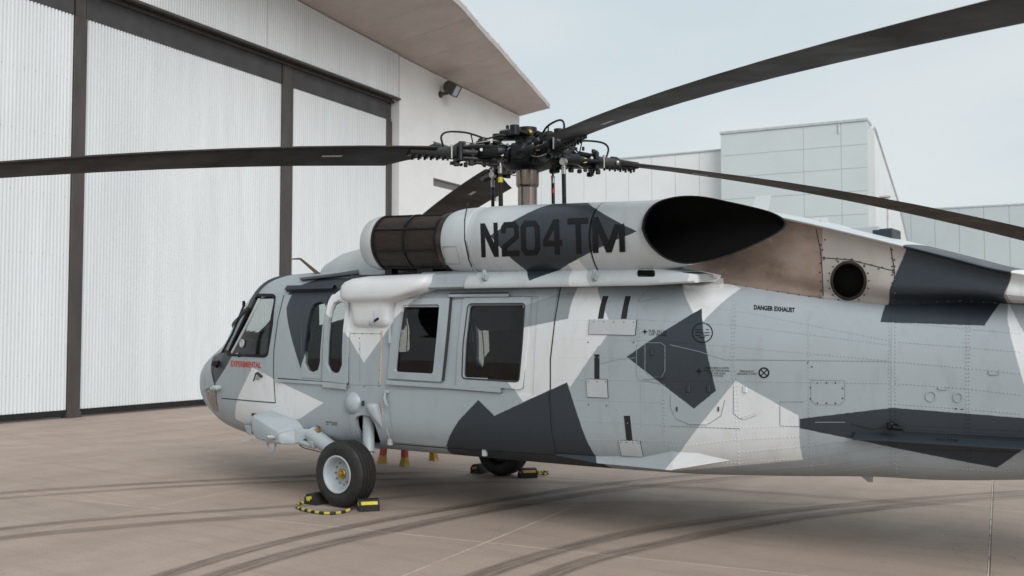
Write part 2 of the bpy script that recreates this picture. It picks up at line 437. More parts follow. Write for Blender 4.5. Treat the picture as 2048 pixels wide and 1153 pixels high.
# the third UV channel does not exist: fade comes from an attribute
_t = mm.node_tree; at = N(_t, 'ShaderNodeAttribute', attribute_name='fade'); 
for l in [l for l in _t.links if l.from_socket == sxn.outputs[2]]:
    ts = l.to_socket; _t.links.remove(l); _t.links.new(at.outputs['Fac'], ts)
M['mark'] = mm
def catmull(P, n):
    out = []
    for i in range(len(P)-1):
        p0, p1, p2, p3 = P[max(i-1, 0)], P[i], P[i+1], P[min(i+2, len(P)-1)]
        for k in range(n):
            t = k/n; out.append(.5*((2*p1)+(-p0+p2)*t+(2*p0-5*p1+4*p2-p3)*t*t+(-p0+3*p1-3*p2+p3)*t**3))
    out.append(P[-1]); return out
zoff = .004
def mark(pts, wd, s0=1., s1=1.):
    global zoff
    P = catmull([onZ(*p) for p in pts], 14); v = []; uv = []; fade = []; dist = 0
    for i, p in enumerate(P):
        d = (P[min(i+1, len(P)-1)]-P[max(i-1, 0)]).normalized(); s = Vector((-d.y, d.x, 0))
        if i: dist += (p-P[i-1]).length
        v += [p+s*wd/2+Vector((0, 0, zoff)), p-s*wd/2+Vector((0, 0, zoff))]; uv += [(0, dist), (1, dist)]
        a = s0+(s1-s0)*i/(len(P)-1); a *= min(1, i/8+.0, (len(P)-1-i)/8); fade += [a, a]
    m = MB(); m.add(v, [(2*k, 2*k+1, 2*k+3, 2*k+2) for k in range(len(P)-1)])
    o = m.build('tyre_mark', 'mark', ground, smooth=0, uv=uv, recalc=False)
    at = o.data.attributes.new('fade', 'FLOAT', 'POINT'); at.data.foreach_set('value', fade); zoff += .0008
mark([(230, 1190), (360, 1142), (560, 1085), (750, 1045), (900, 1018), (1050, 993), (1240, 966), (1500, 940)], .20, 1, .7)
mark([(340, 1190), (455, 1146), (640, 1093), (800, 1058), (1000, 1018), (1250, 978), (1600, 945)], .26, 1, .7)
mark([(860, 1200), (960, 1153), (1100, 1107), (1250, 1070), (1400, 1046), (1600, 1020), (1850, 998), (2200, 975)], .24, 1, .6)
mark([(1000, 1200), (1090, 1155), (1200, 1117), (1350, 1083), (1500, 1054), (1650, 1030), (1900, 1004), (2200, 985)], .24, 1, .6)
mark([(-150, 1085), (0, 1060), (150, 1044), (300, 1032), (500, 1019), (700, 1005), (900, 985)], .17, 1, .5)
mark([(-150, 1108), (0, 1079), (150, 1063), (350, 1046), (600, 1028), (800, 1010)], .24, 1, .5)
mark([(-150, 1003), (0, 988), (200, 974), (420, 962), (640, 952), (900, 945)], .20, .75, .9)
mark([(-150, 1014), (0, 999), (200, 984), (420, 971), (660, 962), (900, 958)], .17, .6, .9)
mark([(640, 985), (900, 968), (1100, 966), (1340, 975), (1600, 992), (2100, 1030)], .25, .6, .35)
mark([(640, 1040), (760, 1022), (900, 1018), (1100, 1010), (1400, 1006), (1800, 1015)], .16, .35, .3)

# ------------------------------------------------------------------ hangar (its own frame: s along the wall, n out of the wall)
HO = Vector((-13.1, 1.48, 0)); ha = radians(97.457); hu = Vector((cos(ha), sin(ha), 0)); hn = Vector((hu.y, -hu.x, 0))
def W(s, n, z): return HO+hu*s+hn*n+Vector((0, 0, z))
HM = Matrix((hu, hn, Vector((0, 0, 1)))).transposed()
def hbox(mb, s0, s1, n0, n1, z0, z1, b=0.):
    return mb.box(W((s0+s1)/2, (n0+n1)/2, (z0+z1)/2), (s1-s0, n1-n0, z1-z0), HM, b)
M['cladding'] = mat('white_cladding', (.685, .715, .735), .45, var=.045, scale=.9, stretch=(3, 3, .35))
M['render'] = mat('white_render', (.68, .695, .70), .8, var=.04, scale=1.2, bmp=.03)
M['steelbrown'] = mat('dark_bronze_steel', (.060, .052, .047), .5, var=.2, scale=3, stretch=(1, 1, .3))
M['header'] = mat('dark_header', (.050, .049, .052), .55, var=.15, scale=2)
M['soffit'] = mat('soffit_panel', (.455, .41, .385), .6, var=.07, scale=1.5)
M['roofedge'] = mat('roof_edge', (.40, .375, .36), .5, var=.1, scale=2)
M['gasket'] = mat('black_gasket', (.008, .008, .008), .8)
hangar = empty('hangar', W(6, 0, 0), label='white corrugated hangar with tall sliding doors, dark frames and a sweeping roof overhang', cat='hangar')
bpy.context.view_layer.update()
def hb(mb, name, m, parent=None, **kw):
    p = parent or hangar; o = mb.build(name, m, p, **kw)
    o.matrix_parent_inverse = p.matrix_world.inverted(); return o
def corr(s0, s1, n, z0, z1, per=.082, dep=.042, z1b=None, thick=.03):
    mb = MB(); k = int((s1-s0)/per*8); fr = []; z1b = z1 if z1b is None else z1b
    top = []; bot = []
    for i in range(k+1):
        s = s0+(s1-s0)*i/k; q = (s/per) % 1
        prof = 0 if q < .22 else (min(1, (q-.22)/.12) if q < .86 else max(0, 1-(q-.86)/.12))
        n1 = n+dep*prof; bot.append(W(s, n1, z0)); top.append(W(s, n1, z1+(z1b-z1)*i/k))
    bb = [W(s0, n-thick, z0), W(s1, n-thick, z0)]; tb = [W(s0, n-thick, z1), W(s1, n-thick, z1b)]
    v = bot+top+bb+tb; m = k+1; f = [(i, i+1, m+i+1, m+i) for i in range(k)]
    f += [(0, m, 2*m+2, 2*m), (k, 2*m+1, 2*m+3, m+k), (2*m, 2*m+2, 2*m+3, 2*m+1)]
    return mb.add(v, f)
DOORS = [(-6.2, 1.44), (1.75, 7.93), (8.37, 12.81)]
for k, (a, b) in enumerate(DOORS):
    d = empty('hangar_door', W((a+b)/2, 0, 0)); d.parent = hangar; d.matrix_parent_inverse = hangar.matrix_world.inverted(); bpy.context.view_layer.update()
    hb(corr(a+.01, b-.01, 0, .17, 8.38), 'corrugated_panel', 'cladding', d, smooth=0)
    q = MB()
    for zr in np.arange(.9, 8.2, 1.22):
        for sr in np.arange(a+.123, b-.1, .246): q.lathe(W(sr, .02, zr), hn, [(0, .013), (.010, .011)], 6, False)
    hb(q, 'fixing_screw', 'gasket', d, smooth=0)['kind'] = 'stuff'
    q = MB(); hbox(q, a+.01, b-.01, -.06, .03, .035, .168); hb(q, 'bottom_seal', 'gasket', d, smooth=0)
    q = MB(); hbox(q, a+.002, b-.002, -.04, .045, 8.382, 9.0, .006); hb(q, 'head_panel', 'header', d, smooth=0)
for a, b, zt, dn in ((1.44, 1.75, 9.05, .09), (7.93, 8.37, 9.05, .09), (12.81, 13.10, 9.05, .06), (-6.5, -6.2, 9.05, .09)):
    q = MB(); hbox(q, a, b, -.1, dn, .02, 8.37, .008); hbox(q, a+.03, b-.03, -.1, dn-.03, 8.37, 9.03); hbox(q, a-.015, b+.015, -.1, dn+.02, 0, .12, .006)
    for zz in range(1, 17): q.cyl(W(a+.05, dn, zz*.5), W(a+.05, dn+.008, zz*.5), .012, n=8)
    hb(q, 'door_frame_post', 'steelbrown', smooth=0)
q = MB(); hbox(q, -8, 13.1, .05, .13, 8.92, 8.99); hbox(q, -8, 13.1, .24, .38, 9.0, 9.055); hbox(q, -8, 13.1, -.3, .06, 9.02, 9.1); hb(q, 'door_track', 'steelbrown', smooth=0)
# soffit height along the wall, falling gently to the right
def zs(s): return 10.13+(21.3-s)*.022+max(0, 21.3-s)**2*.0014
FO = .34
for k in range(7):                                   # fascia panels over the doors
    a = -8+3*k; b = min(13.02, a+3)
    if b > a+.1: hb(corr(a+.004, b-.004, FO-.02, 9.07, zs(a), z1b=zs(b)), 'fascia_panel', 'cladding', smooth=0)
q = MB(); hbox(q, -8, 13.03, FO-.20, FO+.002, 9.045, 9.068); hb(q, 'fascia_flashing', 'soffit', smooth=0)
# smooth wall to the right of the doors with slot windows
wl = MB(); SLOTS = [(15.1, 19.6, 7.79, 8.07), (15.1, 19.6, 6.59, 6.86), (15.1, 19.6, 5.35, 5.62)]
def wallface(s0, s1, z0, z1): return [W(s0, FO-.02, z0), W(s1, FO-.02, z0), W(s1, FO-.02, z1), W(s0, FO-.02, z1)]
zz = [0, 5.35, 5.62, 6.59, 6.86, 7.79, 8.07]
for i in range(len(zz)-1):
    ss = [13.1, 15.1, 19.6, 21.3]
    for j in range(3):
        if j == 1 and i in (1, 3, 5): continue
        wl.add(wallface(ss[j], ss[j+1], zz[i], zz[i+1]), [(0, 1, 2, 3)])
wl.add([W(13.1, FO-.02, 8.07), W(15.1, FO-.02, 8.07), W(19.6, FO-.02, 8.07), W(21.3, FO-.02, 8.07), W(21.3, FO-.02, zs(21.3)), W(19.6, FO-.02, zs(19.6)), W(15.1, FO-.02, zs(15.1)), W(13.1, FO-.02, zs(13.1))], [(0, 1, 6, 7), (1, 2, 5, 6), (2, 3, 4, 5)])
wl.add([W(13.1, FO-.02, 0), W(13.1, FO-.02, zs(13.1)), W(13.1, -.5, zs(13.1)), W(13.1, -.5, 0)], [(0, 1, 2, 3)])
wl.add([W(21.3, FO-.02, 0), W(21.3, -16, 0), W(21.3, -16, 9.0), W(21.3, FO-.02, zs(21.3))], [(0, 1, 2, 3)])
for a, b, z0, z1 in SLOTS:
    n0, n1 = FO-.02, FO-.16
    wl.add([W(a, n0, z0), W(b, n0, z0), W(b, n0, z1), W(a, n0, z1), W(a, n1, z0), W(b, n1, z0), W(b, n1, z1), W(a, n1, z1)], [(0, 1, 5, 4), (1, 2, 6, 5), (2, 3, 7, 6), (3, 0, 4, 7)])
hb(wl, 'wall', 'render', smooth=0, recalc=False)
M['slotglass'] = mat('slot_glass', (.13, .12, .11), .3, var=.1)
for a, b, z0, z1 in SLOTS:
    q = MB(); hbox(q, a-.01, b+.01, FO-.19, FO-.13, z0-.01, z1+.01); hb(q, 'slot_window', 'slotglass', smooth=0)
# roof: swept overhang with thickness, soffit boards, edge trim
def on_soffit(px, py):                                # where the pixel's sight line meets the rising soffit plane
    lo, hi = .4, 9.
    d = ray(px, py)
    for _ in range(50):
        n_ = (lo+hi)/2; t = (n_-(CAM-HO).dot(hn))/d.dot(hn); p = CAM+d*t-HO; s_ = p.dot(hu)
        if p.z > zs(s_)+.17*(n_-FO): lo = n_
        else: hi = n_
    return s_, n_
EDGE = sorted([on_soffit(*p) for p in ((908, 0), (931, 24), (964.5, 64), (1001, 103), (1028, 135), (1064, 175), (1100, 217))])
_s0, _n0 = EDGE[0]; EDGE = [(-9, _n0*.45), (-2, _n0*.62), (_s0-5, _n0*.92), (_s0-2, _n0*1.0)]+EDGE+[(22.5, EDGE[-1][1])]  # unseen left part of the overhang tapered to let more light onto the doors
def edge_n(s):
    for (a, na), (b, nb_) in zip(EDGE, EDGE[1:]):
        if s <= b: return na+(nb_-na)*(s-a)/(b-a)
    return EDGE[-1][1]
def ze(s): return zs(s)+.17*(edge_n(s)-FO)
ss = [-9+ (on_soffit(1100, 217)[0]+9)*i/60 for i in range(61)]
for k in range(20):                                  # soffit boards
    q = MB(); a0, a1 = ss[k*3], ss[k*3+3]; g_ = .005
    r0 = [W(a0+g_, FO-.3, zs(a0)-.0), W(a1-g_, FO-.3, zs(a1)), W(a1-g_, edge_n(a1)-.03, ze(a1)), W(a0+g_, edge_n(a0)-.03, ze(a0))]
    q.add(r0+[p+Vector((0, 0, .03)) for p in r0], [(0, 3, 2, 1), (4, 5, 6, 7), (0, 1, 5, 4), (1, 2, 6, 5), (2, 3, 7, 6), (3, 0, 4, 7)])
    hb(q, 'soffit_board', 'soffit', smooth=0)
q = MB(); v = []; f = []
for s in ss: v += [W(s, -16, zs(s)+.8), W(s, edge_n(s), ze(s)+.16), W(s, edge_n(s), ze(s)-.02), W(s, edge_n(s)-.03, ze(s)-.02), W(s, edge_n(s)-.03, ze(s)+.031), W(s, -16, zs(s)+.031)]
for i in range(60):
    for a in range(6): b = (a+1) % 6; f.append((i*6+a, i*6+b, i*6+6+b, i*6+6+a))
f += [tuple(range(6)), tuple(range(365, 359, -1))]
q.add(v, f); hb(q, 'roof', 'roofedge', smooth=0)
q = MB()
for k in range(8, 30): s = -9+k; hbox(q, s, s+.05, edge_n(s)-.3, edge_n(s)-.02, ze(s)+.16, ze(s)+.21)
q = hb(q, 'standing_seam', 'roofedge', smooth=0); q['kind'] = 'stuff'
# floodlight on the smooth wall
fl = empty('floodlight', W(15.6, FO, 9.8), label='dark wall floodlight with a glass front fixed under the hangar roof overhang', cat='floodlight')
bpy.context.view_layer.update()
M['lens'] = mat('floodlight_lens', (.35, .42, .44), .1, 0, spec=.8)
q = MB(); c = W(15.58, FO+.36, 9.90); prof = []
fx = (hu*-.02+hn*.84+Vector((0, 0, -.55))).normalized(); fy = Vector((0, 0, 1)).cross(fx).normalized(); rot = Matrix((fx, fy, fx.cross(fy))).transposed()
for i in range(9):
    a = pi/2+pi*i/8; prof.append((-.02+.20*cos(a), .20*sin(a)))
prof += [(.24, -.20), (.24, .20)]
q.loft([[rot @ Vector((p[0], d, p[1])) + c for p in prof] for d in (-.17, .17)])
hb(q, 'housing', 'steelbrown', fl, smooth=30)
q = MB(); q.box(c+rot @ Vector((.245, 0, 0)), (.012, .30, .36), rot, .004); hb(q, 'lens', 'lens', fl, smooth=0)
q = MB(); fr_ = [(.25, 0, .19, .012, .36, .03), (.25, 0, -.19, .012, .36, .03), (.25, .165, 0, .012, .03, .36), (.25, -.165, 0, .012, .03, .36)]
for x, y, z, a, b_, d in fr_: q.box(c+rot @ Vector((x, y, z)), (a+.03, b_, d), rot, .004)
hb(q, 'bezel', 'steelbrown', fl, smooth=0)
q = MB(); q.cyl(W(15.5, FO-.02, 9.70), W(15.55, FO+.3, 9.74), .06); q.cyl(W(15.5, FO-.02, 9.70), W(15.5, FO+.02, 9.70), .11); hb(q, 'bracket', 'steelbrown', fl)

# ------------------------------------------------------------------ buildings behind
def side(px, py, s):
    d = ray(px, py); t = (s-(CAM-HO).dot(hu))/d.dot(hu); p = CAM+d*t-HO; return p.dot(hn), p.z
M['greyclad'] = mat('grey_blue_cladding', (.565, .63, .65), .45, var=.03, scale=.5)
M['greyclad2'] = mat('far_grey_cladding', (.50, .56, .58), .5, var=.04, scale=.4)
M['greylight'] = mat('pale_cladding', (.66, .69, .70), .45, var=.05, scale=.5)
M['trimgrey'] = mat('cladding_trim', (.48, .535, .555), .5)
gb1 = empty('clad_building', W(34.6, 7.7, 0), label='tall grey blue box building of horizontal metal panels behind the rotor', cat='building'); bpy.context.view_layer.update()
S1 = 34.6; n0, ztl = side(1441, 264, S1); n1, ztr = side(1734, 241, S1); zt1 = (ztl+ztr)/2
q = MB(); hbox(q, S1+.05, S1+1.2, n0, n1, 0, zt1-.02); hb(q, 'wall_core', 'trimgrey', gb1, smooth=0)
cols = [n0, n0+(n1-n0)*.58, n0+(n1-n0)*.83, n1]
r = 0; z = zt1-.08
while z > .5:
    z0 = max(.02, z-1.06)
    for k in range(3):
        q = MB(); hbox(q, S1, S1+.06, cols[k]+.006, cols[k+1]-.006, z0+.006, z-.006, .004); hb(q, 'panel', 'greyclad', gb1, smooth=0)
    z = z0 if z0 > .1 else 0
q = MB(); hbox(q, S1-.05, S1+1.3, n0-.03, n1+.03, zt1-.08, zt1+.05, .01); hb(q, 'parapet_cap', 'trimgrey', gb1, smooth=0)
q = MB(); pr = [(S1+.06, 0), (S1+.06, zt1-.45), (S1+8.6, 8.7), (S1+15, 6.0), (S1+20, 3.5), (S1+20, 0)]
q.loft([[W(s, n, z) for s, z in pr] for n in (n1+.002, n1+.30)]); hb(q, 'sloped_side_wall', 'greylight', gb1, smooth=0)
q = MB(); q.tube([W(s, n1+.30, z+.03) for s, z in pr[1:5]], .07, 6); hb(q, 'edge_trim', 'trimgrey', gb1)
q = MB(); q.cyl(W(S1-.02, cols[2]-.1, zt1-.12), W(S1-.02, cols[2]-.1, zt1-.55), .03); hb(q, 'overflow_spout', 'trimgrey', gb1)
wb = empty('white_building', W(36, 0, 0), label='low white panelled building between the hangar and the grey box building', cat='building'); bpy.context.view_layer.update()
S2 = 35.4; _, zt2 = side(1440, 301, S2)
q = MB(); hbox(q, S2+.05, S2+9, -6, n0-.06, 0, zt2); hb(q, 'wall_core', 'trimgrey', wb, smooth=0)
k = n0-.06
M['whitepanel'] = mat('white_panel', (.76, .79, .80), .45, var=.04, scale=.6)
while k > -5.9:
    q = MB(); hbox(q, S2, S2+.06, max(-6, k-1.25)+.008, k-.008, .02, zt2-.03, .006); hb(q, 'panel', 'whitepanel', wb, smooth=0); k -= 1.25
q = MB(); hbox(q, S2-.05, S2+9.1, -6.05, n0-.03, zt2-.03, zt2+.06, .01); hb(q, 'parapet_cap', 'trimgrey', wb, smooth=0)
fb = empty('far_building', W(62, 20, 0), label='long flat roofed grey building at the right edge behind the rotor blade', cat='building'); bpy.context.view_layer.update()
S3 = 60.; na, za = side(1790, 421, S3); nb2, zb2 = side(2048, 410, S3); zt3 = (za+zb2)/2
q = MB(); hbox(q, S3+.06, S3+20, na-8, na+40, 0, zt3); hb(q, 'wall_core', 'trimgrey', fb, smooth=0)
for k in range(32):
    q = MB(); a = na-8+1.5*k; hbox(q, S3, S3+.07, a+.008, a+1.492, .02, zt3-.05, .006); hb(q, 'panel', 'greyclad2', fb, smooth=0)
q = MB(); hbox(q, S3-.04, S3+20.1, na-8.05, na+40.05, zt3-.05, zt3+.06, .01); hb(q, 'parapet_cap', 'trimgrey', fb, smooth=0)
# lamp post in front of the far building
sl = 33.; ln, lz = side(1776, 395, sl)
lp = empty('lamp_post', W(sl, ln, 0), label='slim white lamp post with a flat arm in front of the far building', cat='lamp post'); bpy.context.view_layer.update()
M['postwhite'] = mat('post_white', (.62, .63, .63), .5)
q = MB(); q.lathe(W(sl, ln, 0), (0, 0, 1), [(0, .16), (.1, .16), (.12, .085), (lz+.02, .06)], 14); hb(q, 'pole', 'postwhite', lp)
q = MB(); q.cyl(W(sl, ln+.02, lz), W(sl, ln-.62, lz-.03), .035, .03, 10); q.cyl(W(sl, ln-.6, lz-.03), W(sl, ln-.6, lz-.16), .03, n=10); hb(q, 'arm', 'steelbrown', lp)
q = MB(); hbox(q, sl-.14, sl+.14, ln-.34, ln+.12, lz-.005, lz+.09, .02); hb(q, 'lamp_head', 'postwhite', lp, smooth=0)

# ================================================================== the helicopter (nose to -X, port side to -Y)
heli = empty('helicopter', (0, 0, 0), label='grey, white and slate camouflaged military transport helicopter parked facing the hangar', cat='helicopter')
ST = np.array([  # X, half width, bottom, widest height, top, exponent below, exponent above
 (-4.85, .03, 1.06, 1.12, 1.18, 2., 2.), (-4.81, .18, .95, 1.12, 1.28, 2.1, 2.1), (-4.70, .36, .83, 1.12, 1.38, 2.2, 2.2),
 (-4.50, .53, .71, 1.12, 1.49, 2.4, 2.3), (-4.25, .67, .62, 1.12, 1.60, 2.6, 2.4), (-3.97, .79, .53, 1.13, 1.72, 2.8, 2.5),
 (-3.77, .86, .50, 1.15, 1.85, 2.9, 2.6), (-3.48, .93, .47, 1.15, 2.19, 3.1, 3.0), (-3.21, .99, .46, 1.17, 2.40, 3.4, 3.2),
 (-2.85, 1.06, .47, 1.2, 2.45, 3.8, 3.4), (-2.2, 1.14, .49, 1.22, 2.46, 4.5, 3.5), (-1.3, 1.175, .5, 1.25, 2.45, 5, 3.5),
 (0, 1.18, .5, 1.25, 2.42, 5, 3.5), (1.2, 1.18, .5, 1.25, 2.38, 5, 3.5), (1.6, 1.165, .5, 1.25, 2.34, 4.9, 3.4), (2.2, 1.11, .50, 1.25, 2.27, 4.6, 3.2),
 (3.0, 1.01, .53, 1.25, 2.18, 4.2, 3.0), (4.03, .875, .58, 1.27, 2.10, 3.8, 2.8), (4.07, .87, .58, 1.27, 2.10, 3.8, 2.8), (5.0, .77, .64, 1.3, 2.06, 3.3, 2.6),
 (7.0, .58, .85, 1.4, 1.96, 2.8, 2.5), (9.6, .36, 1.2, 1.55, 1.9, 2.5, 2.4), (9.7, .30, 1.25, 1.55, 1.85, 2.4, 2.4)])
def pchip(x, y, q):
    h = np.diff(x); d = np.diff(y)/h; m = np.zeros_like(y)
    for i in range(1, len(x)-1):
        if d[i-1]*d[i] > 0:
            w1 = 2*h[i]+h[i-1]; w2 = h[i]+2*h[i-1]; m[i] = (w1+w2)/(w1/d[i-1]+w2/d[i])
    m[0] = d[0]; m[-1] = d[-1]
    i = np.clip(np.searchsorted(x, q)-1, 0, len(x)-2); t = (q-x[i])/h[i]
    return (2*t**3-3*t**2+1)*y[i]+(t**3-2*t**2+t)*h[i]*m[i]+(-2*t**3+3*t**2)*y[i+1]+(t**3-t**2)*h[i]*m[i+1]
XS = np.unique(np.concatenate([-4.85+np.linspace(0, 1, 30)**2*.75, np.linspace(-4.1, -2.2, 60), np.linspace(-2.2, 1.2, 80), np.linspace(1.2, 4.03, 40), [4.05, 4.07], np.linspace(4.1, 9.7, 40)]))
SEC = np.stack([pchip(ST[:, 0], ST[:, k], XS) for k in range(1, 7)], 1)
NT = 144
def ring(x, s, shrink=0.):
    w_, zb, zw, zt, nl, nu = s; w_ = max(.01, w_-shrink); zb += shrink; zt -= shrink; out = []
    for k in range(NT):
        qd, v_ = k//(NT//4), (k % (NT//4)+.5)/(NT//4)   # quarters: port side middle -> top -> starboard -> bottom
        n_ = nu if qd < 2 else nl; ke = n_/2; vv = v_ if qd in (0, 2) else 1-v_
        A_ = pi/2*vv**ke/(vv**ke+(1-vv)**ke); a = (A_, pi-A_, pi+A_, 2*pi-A_)[qd]
        c, s_ = cos(a), sin(a)
        y = -w_*math.copysign(abs(c)**(2/n_), c); z = zw+((zt-zw) if s_ > 0 else (zw-zb))*math.copysign(abs(s_)**(2/n_), s_)
        out.append(Vector((x, y, z)))
    return out
HULL = MB(); HULL.loft([ring(x, s) for x, s in zip(XS, SEC)])
LINE = MB(); LINE.loft([ring(x, s, .045) for x, s in zip(XS, SEC) if -4.5 < x < 3.2])
HB = HULL.bvh()
def H(px, py, fb=-1.1): return hit(HB, px, py, fb)[0]

# ---- openings (photo pixels) cut through the skin on both sides
COCK = rnd([(511, 594), (550, 594), (541, 640), (534, 710), (456, 708)], 9)
G1 = [(643, 604), (630, 608), (622, 620), (615, 650), (610, 693), (609, 728), (615, 741), (626, 746), (637, 740), (641, 725), (642, 700), (646, 654), (653, 622), (651, 609)]
G2 = [(680, 602), (670, 608), (664, 620), (659, 645), (656, 680), (654, 728), (660, 742), (670, 748), (681, 745), (687, 731), (687, 700), (689, 660), (693, 625), (692, 608)]
C1 = rnd([(807, 612), (882, 611), (876, 680), (869, 748), (791, 744), (797, 680)], 6)
C2 = rnd([(939, 611), (1051, 610), (1045, 690), (1039, 763), (927, 756), (930, 690)], 8)
BAY = rnd([(711, 836), (722, 830), (742, 832), (752, 850), (763, 884), (758, 893), (735, 893), (724, 880), (714, 858)], 6)
def grow(poly, d):
    cx = sum(p[0] for p in poly)/len(poly); cy = sum(p[1] for p in poly)/len(poly)
    return [(x+(x-cx)/max(1, hypot(x-cx, y-cy))*d, y+(y-cy)/max(1, hypot(x-cx, y-cy))*d) for x, y in poly]
OPEN = [grow(p, 2.5) for p in (COCK, G1, G2, C1, C2, BAY)]
def cut(mb, opens, shield=True):
    keep = []; cutf = []
    for q in mb.f:
        c = sum((mb.v[i] for i in q), Vector())/len(q)
        if -3.6 < c.x < 2.0 and abs(c.y) > .6:
            p = proj((c.x-(.22 if c.y > 0 else 0), -abs(c.y), c.z))
            if any(inside(p, o) for o in opens): continue
        if shield and -4.0 < c.x < -3.12 and c.z > 1.70+.30*(c.x+4.0) and abs(c.y) > .045 and abs(c.y) < .80+.14*(c.x+3.9):
            cutf.append(q); continue
        keep.append(q)
    r = MB(); r.v = mb.v; r.f = keep; s = MB(); s.v = mb.v; s.f = cutf; return r, s
HCUT, SHIELD = cut(HULL, OPEN)
LCUT, _ = cut(LINE, OPEN)

# ---- camouflage: straight-edged fields laid on the side view (X, Z)
def xz(pts, f): return [(f(*p).x, f(*p).z) for p in pts]
def camo(name, fields, base, dirt=1.):
    m, t, b = nodes(name); co = N(t, 'ShaderNodeTexCoord').outputs['Object']
    sx = N(t, 'ShaderNodeSeparateXYZ'); t.links.new(co, sx.inputs[0]); cb = N(t, 'ShaderNodeCombineXYZ')
    t.links.new(sx.outputs[0], cb.inputs[0]); t.links.new(sx.outputs[2], cb.inputs[1]); cb.inputs[2].default_value = 1
    col = base; wob = mathn(t, 'MULTIPLY', mathn(t, 'SUBTRACT', noise(t, co, 22, 4, .7), .5), .012)
    for c, poly in fields:
        ar = sum(poly[i-1][0]*poly[i][1]-poly[i][0]*poly[i-1][1] for i in range(len(poly))); sg = 1 if ar > 0 else -1; last = None
        for i in range(len(poly)):
            (x0, z0), (x1, z1) = poly[i-1], poly[i]; l = hypot(x1-x0, z1-z0)
            if l < 1e-6: continue
            nx, nz = -(z1-z0)/l*sg, (x1-x0)/l*sg
            d = N(t, 'ShaderNodeVectorMath', operation='DOT_PRODUCT'); t.links.new(cb.outputs[0], d.inputs[0]); d.inputs[1].default_value = (nx, nz, -(nx*x0+nz*z0))
            last = d.outputs['Value'] if last is None else mathn(t, 'MINIMUM', last, d.outputs['Value'])
        col = mixc(t, ramp(t, mathn(t, 'ADD', last, wob), -.003, .003), col, c)
    n1 = noise(t, co, 1.3, 5, .6, (1, 1, .5)); n2 = noise(t, co, 7, 6, .65, (1, 1, .35)); n3 = noise(t, co, 60, 3, .6)
    col = mixc(t, ramp(t, n1, .4, .75, 0, .45*dirt), col, (.82, .81, .80), 'MULTIPLY'); col = mixc(t, ramp(t, n2, .52, .8, 0, .75*dirt), col, (.79, .77, .75), 'MULTIPLY')
    col = mixc(t, ramp(t, n3, .62, .75, 0, .35*dirt), col, (.7, .66, .62), 'MULTIPLY')
    t.links.new(col, b.inputs['Base Color']); t.links.new(ramp(t, n2, .3, .7, .36, .50), b.inputs['Roughness']); bump(t, b, noise(t, co, 3.2, 2, .4), .16, .03); return m
BASE, WHT, SLT, MID = (.350, .395, .424), (.715, .735, .75), (.025, .034, .045), (.262, .292, .315)
hf = [(WHT, p) for p in (
 [(505, 735), (647, 806), (600, 838), (497, 852), (471, 838), (476, 795), (490, 765)],
 [(680, 640), (728, 726), (770, 668), (790, 640), (760, 570), (690, 570)], [(760, 566), (865, 562), (840, 592), (790, 640)], [(652, 624), (668, 590), (690, 570), (692, 668)],
 [(1156, 575), (1195, 575), (1212, 627), (1225, 655), (1200, 692), (1136, 690), (1136, 638)], [(1046, 656), (1136, 638), (1225, 655), (1140, 775), (1133, 766)], [(1046, 656), (1137, 641), (1135, 768), (1047, 804), (1017, 764)],
 [(1366, 560), (1447, 562), (1483, 577), (1408, 642), (1395, 640)], [(1471, 762), (1597, 832), (1606, 920), (1348, 942)], [(2012, 585), (2018, 606), (2080, 609), (2080, 780), (2033, 837), (2015, 640)])]
hf = [(MID, [(1112, 590), (1156, 576), (1136, 638), (1046, 657), (1056, 600)])]+hf
hf += [(SLT, p) for p in ([(427, 713), (452, 699), (470, 708), (450, 738), (434, 768), (428, 770)],
 [(586, 586), (573, 616), (575, 640), (601, 737), (609, 715), (618, 650), (624, 612), (624, 586)], [(612, 586), (672, 586), (662, 599), (650, 625), (616, 650)],
 [(584, 578), (640, 557), (720, 556), (688, 575), (672, 592), (576, 590)],
 [(958, 800), (990, 832), (1012, 900), (1012, 938), (870, 925), (919, 841)], [(990, 832), (1134, 765), (1192, 913), (1199, 945), (990, 940)],
 [(1404, 617), (1432, 782), (1388, 818), (1253, 714)], [(1797, 600), (1775, 600), (1761, 645), (1969, 652), (2001, 606)],
 [(1599, 838), (1785, 816), (2080, 839), (2048, 898), (1994, 936), (1600, 857)])]
M['hullpaint'] = camo('camouflage_paint', [(c, xz(p, H)) for c, p in hf], BASE)

fuselage = HCUT.build('fuselage', 'hullpaint', heli, smooth=40)
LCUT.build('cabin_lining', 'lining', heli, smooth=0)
q = MB(); q.v = SHIELD.v; q.f = SHIELD.f; ws = q.build('windscreen', 'glass', heli, smooth=40)
def sec(x): return [float(pchip(ST[:, 0], ST[:, k], np.array([x]))[0]) for k in range(1, 7)]
def hz(x, y): w_, zb, zw, zt, nl, nu = sec(x); return zw+(zt-zw)*max(0, 1-min(1, abs(y)/w_)**nu)**(1/nu)
def hy(x, z): w_, zb, zw, zt, nl, nu = sec(x); return w_*max(0, 1-min(1, max(0, (z-zw)/(zt-zw)))**nu)**(1/nu)
lo_ = []; sd_ = []
for x in np.linspace(-3.96, -3.12, 40):
    lim = .80+.14*(x+3.9); zl = 1.70+.30*(x+4.0); y = hy(x, zl)
    if y < lim: lo_.append(Vector((x, -y, zl)))
    else: sd_.append(Vector((x, -lim, hz(x, lim))))
top_ = [Vector((-3.12, -y, hz(-3.12, y))) for y in np.linspace(.87, .045, 14)]
both(MB().tube(lo_+sd_+top_, .032, 8), 'windscreen_frame', 'slate', heli)
MB().tube([Vector((x, 0, hz(x, 0))) for x in np.linspace(-3.96, -3.10, 20)], .05, 8).build('windscreen_post', 'slate', heli)

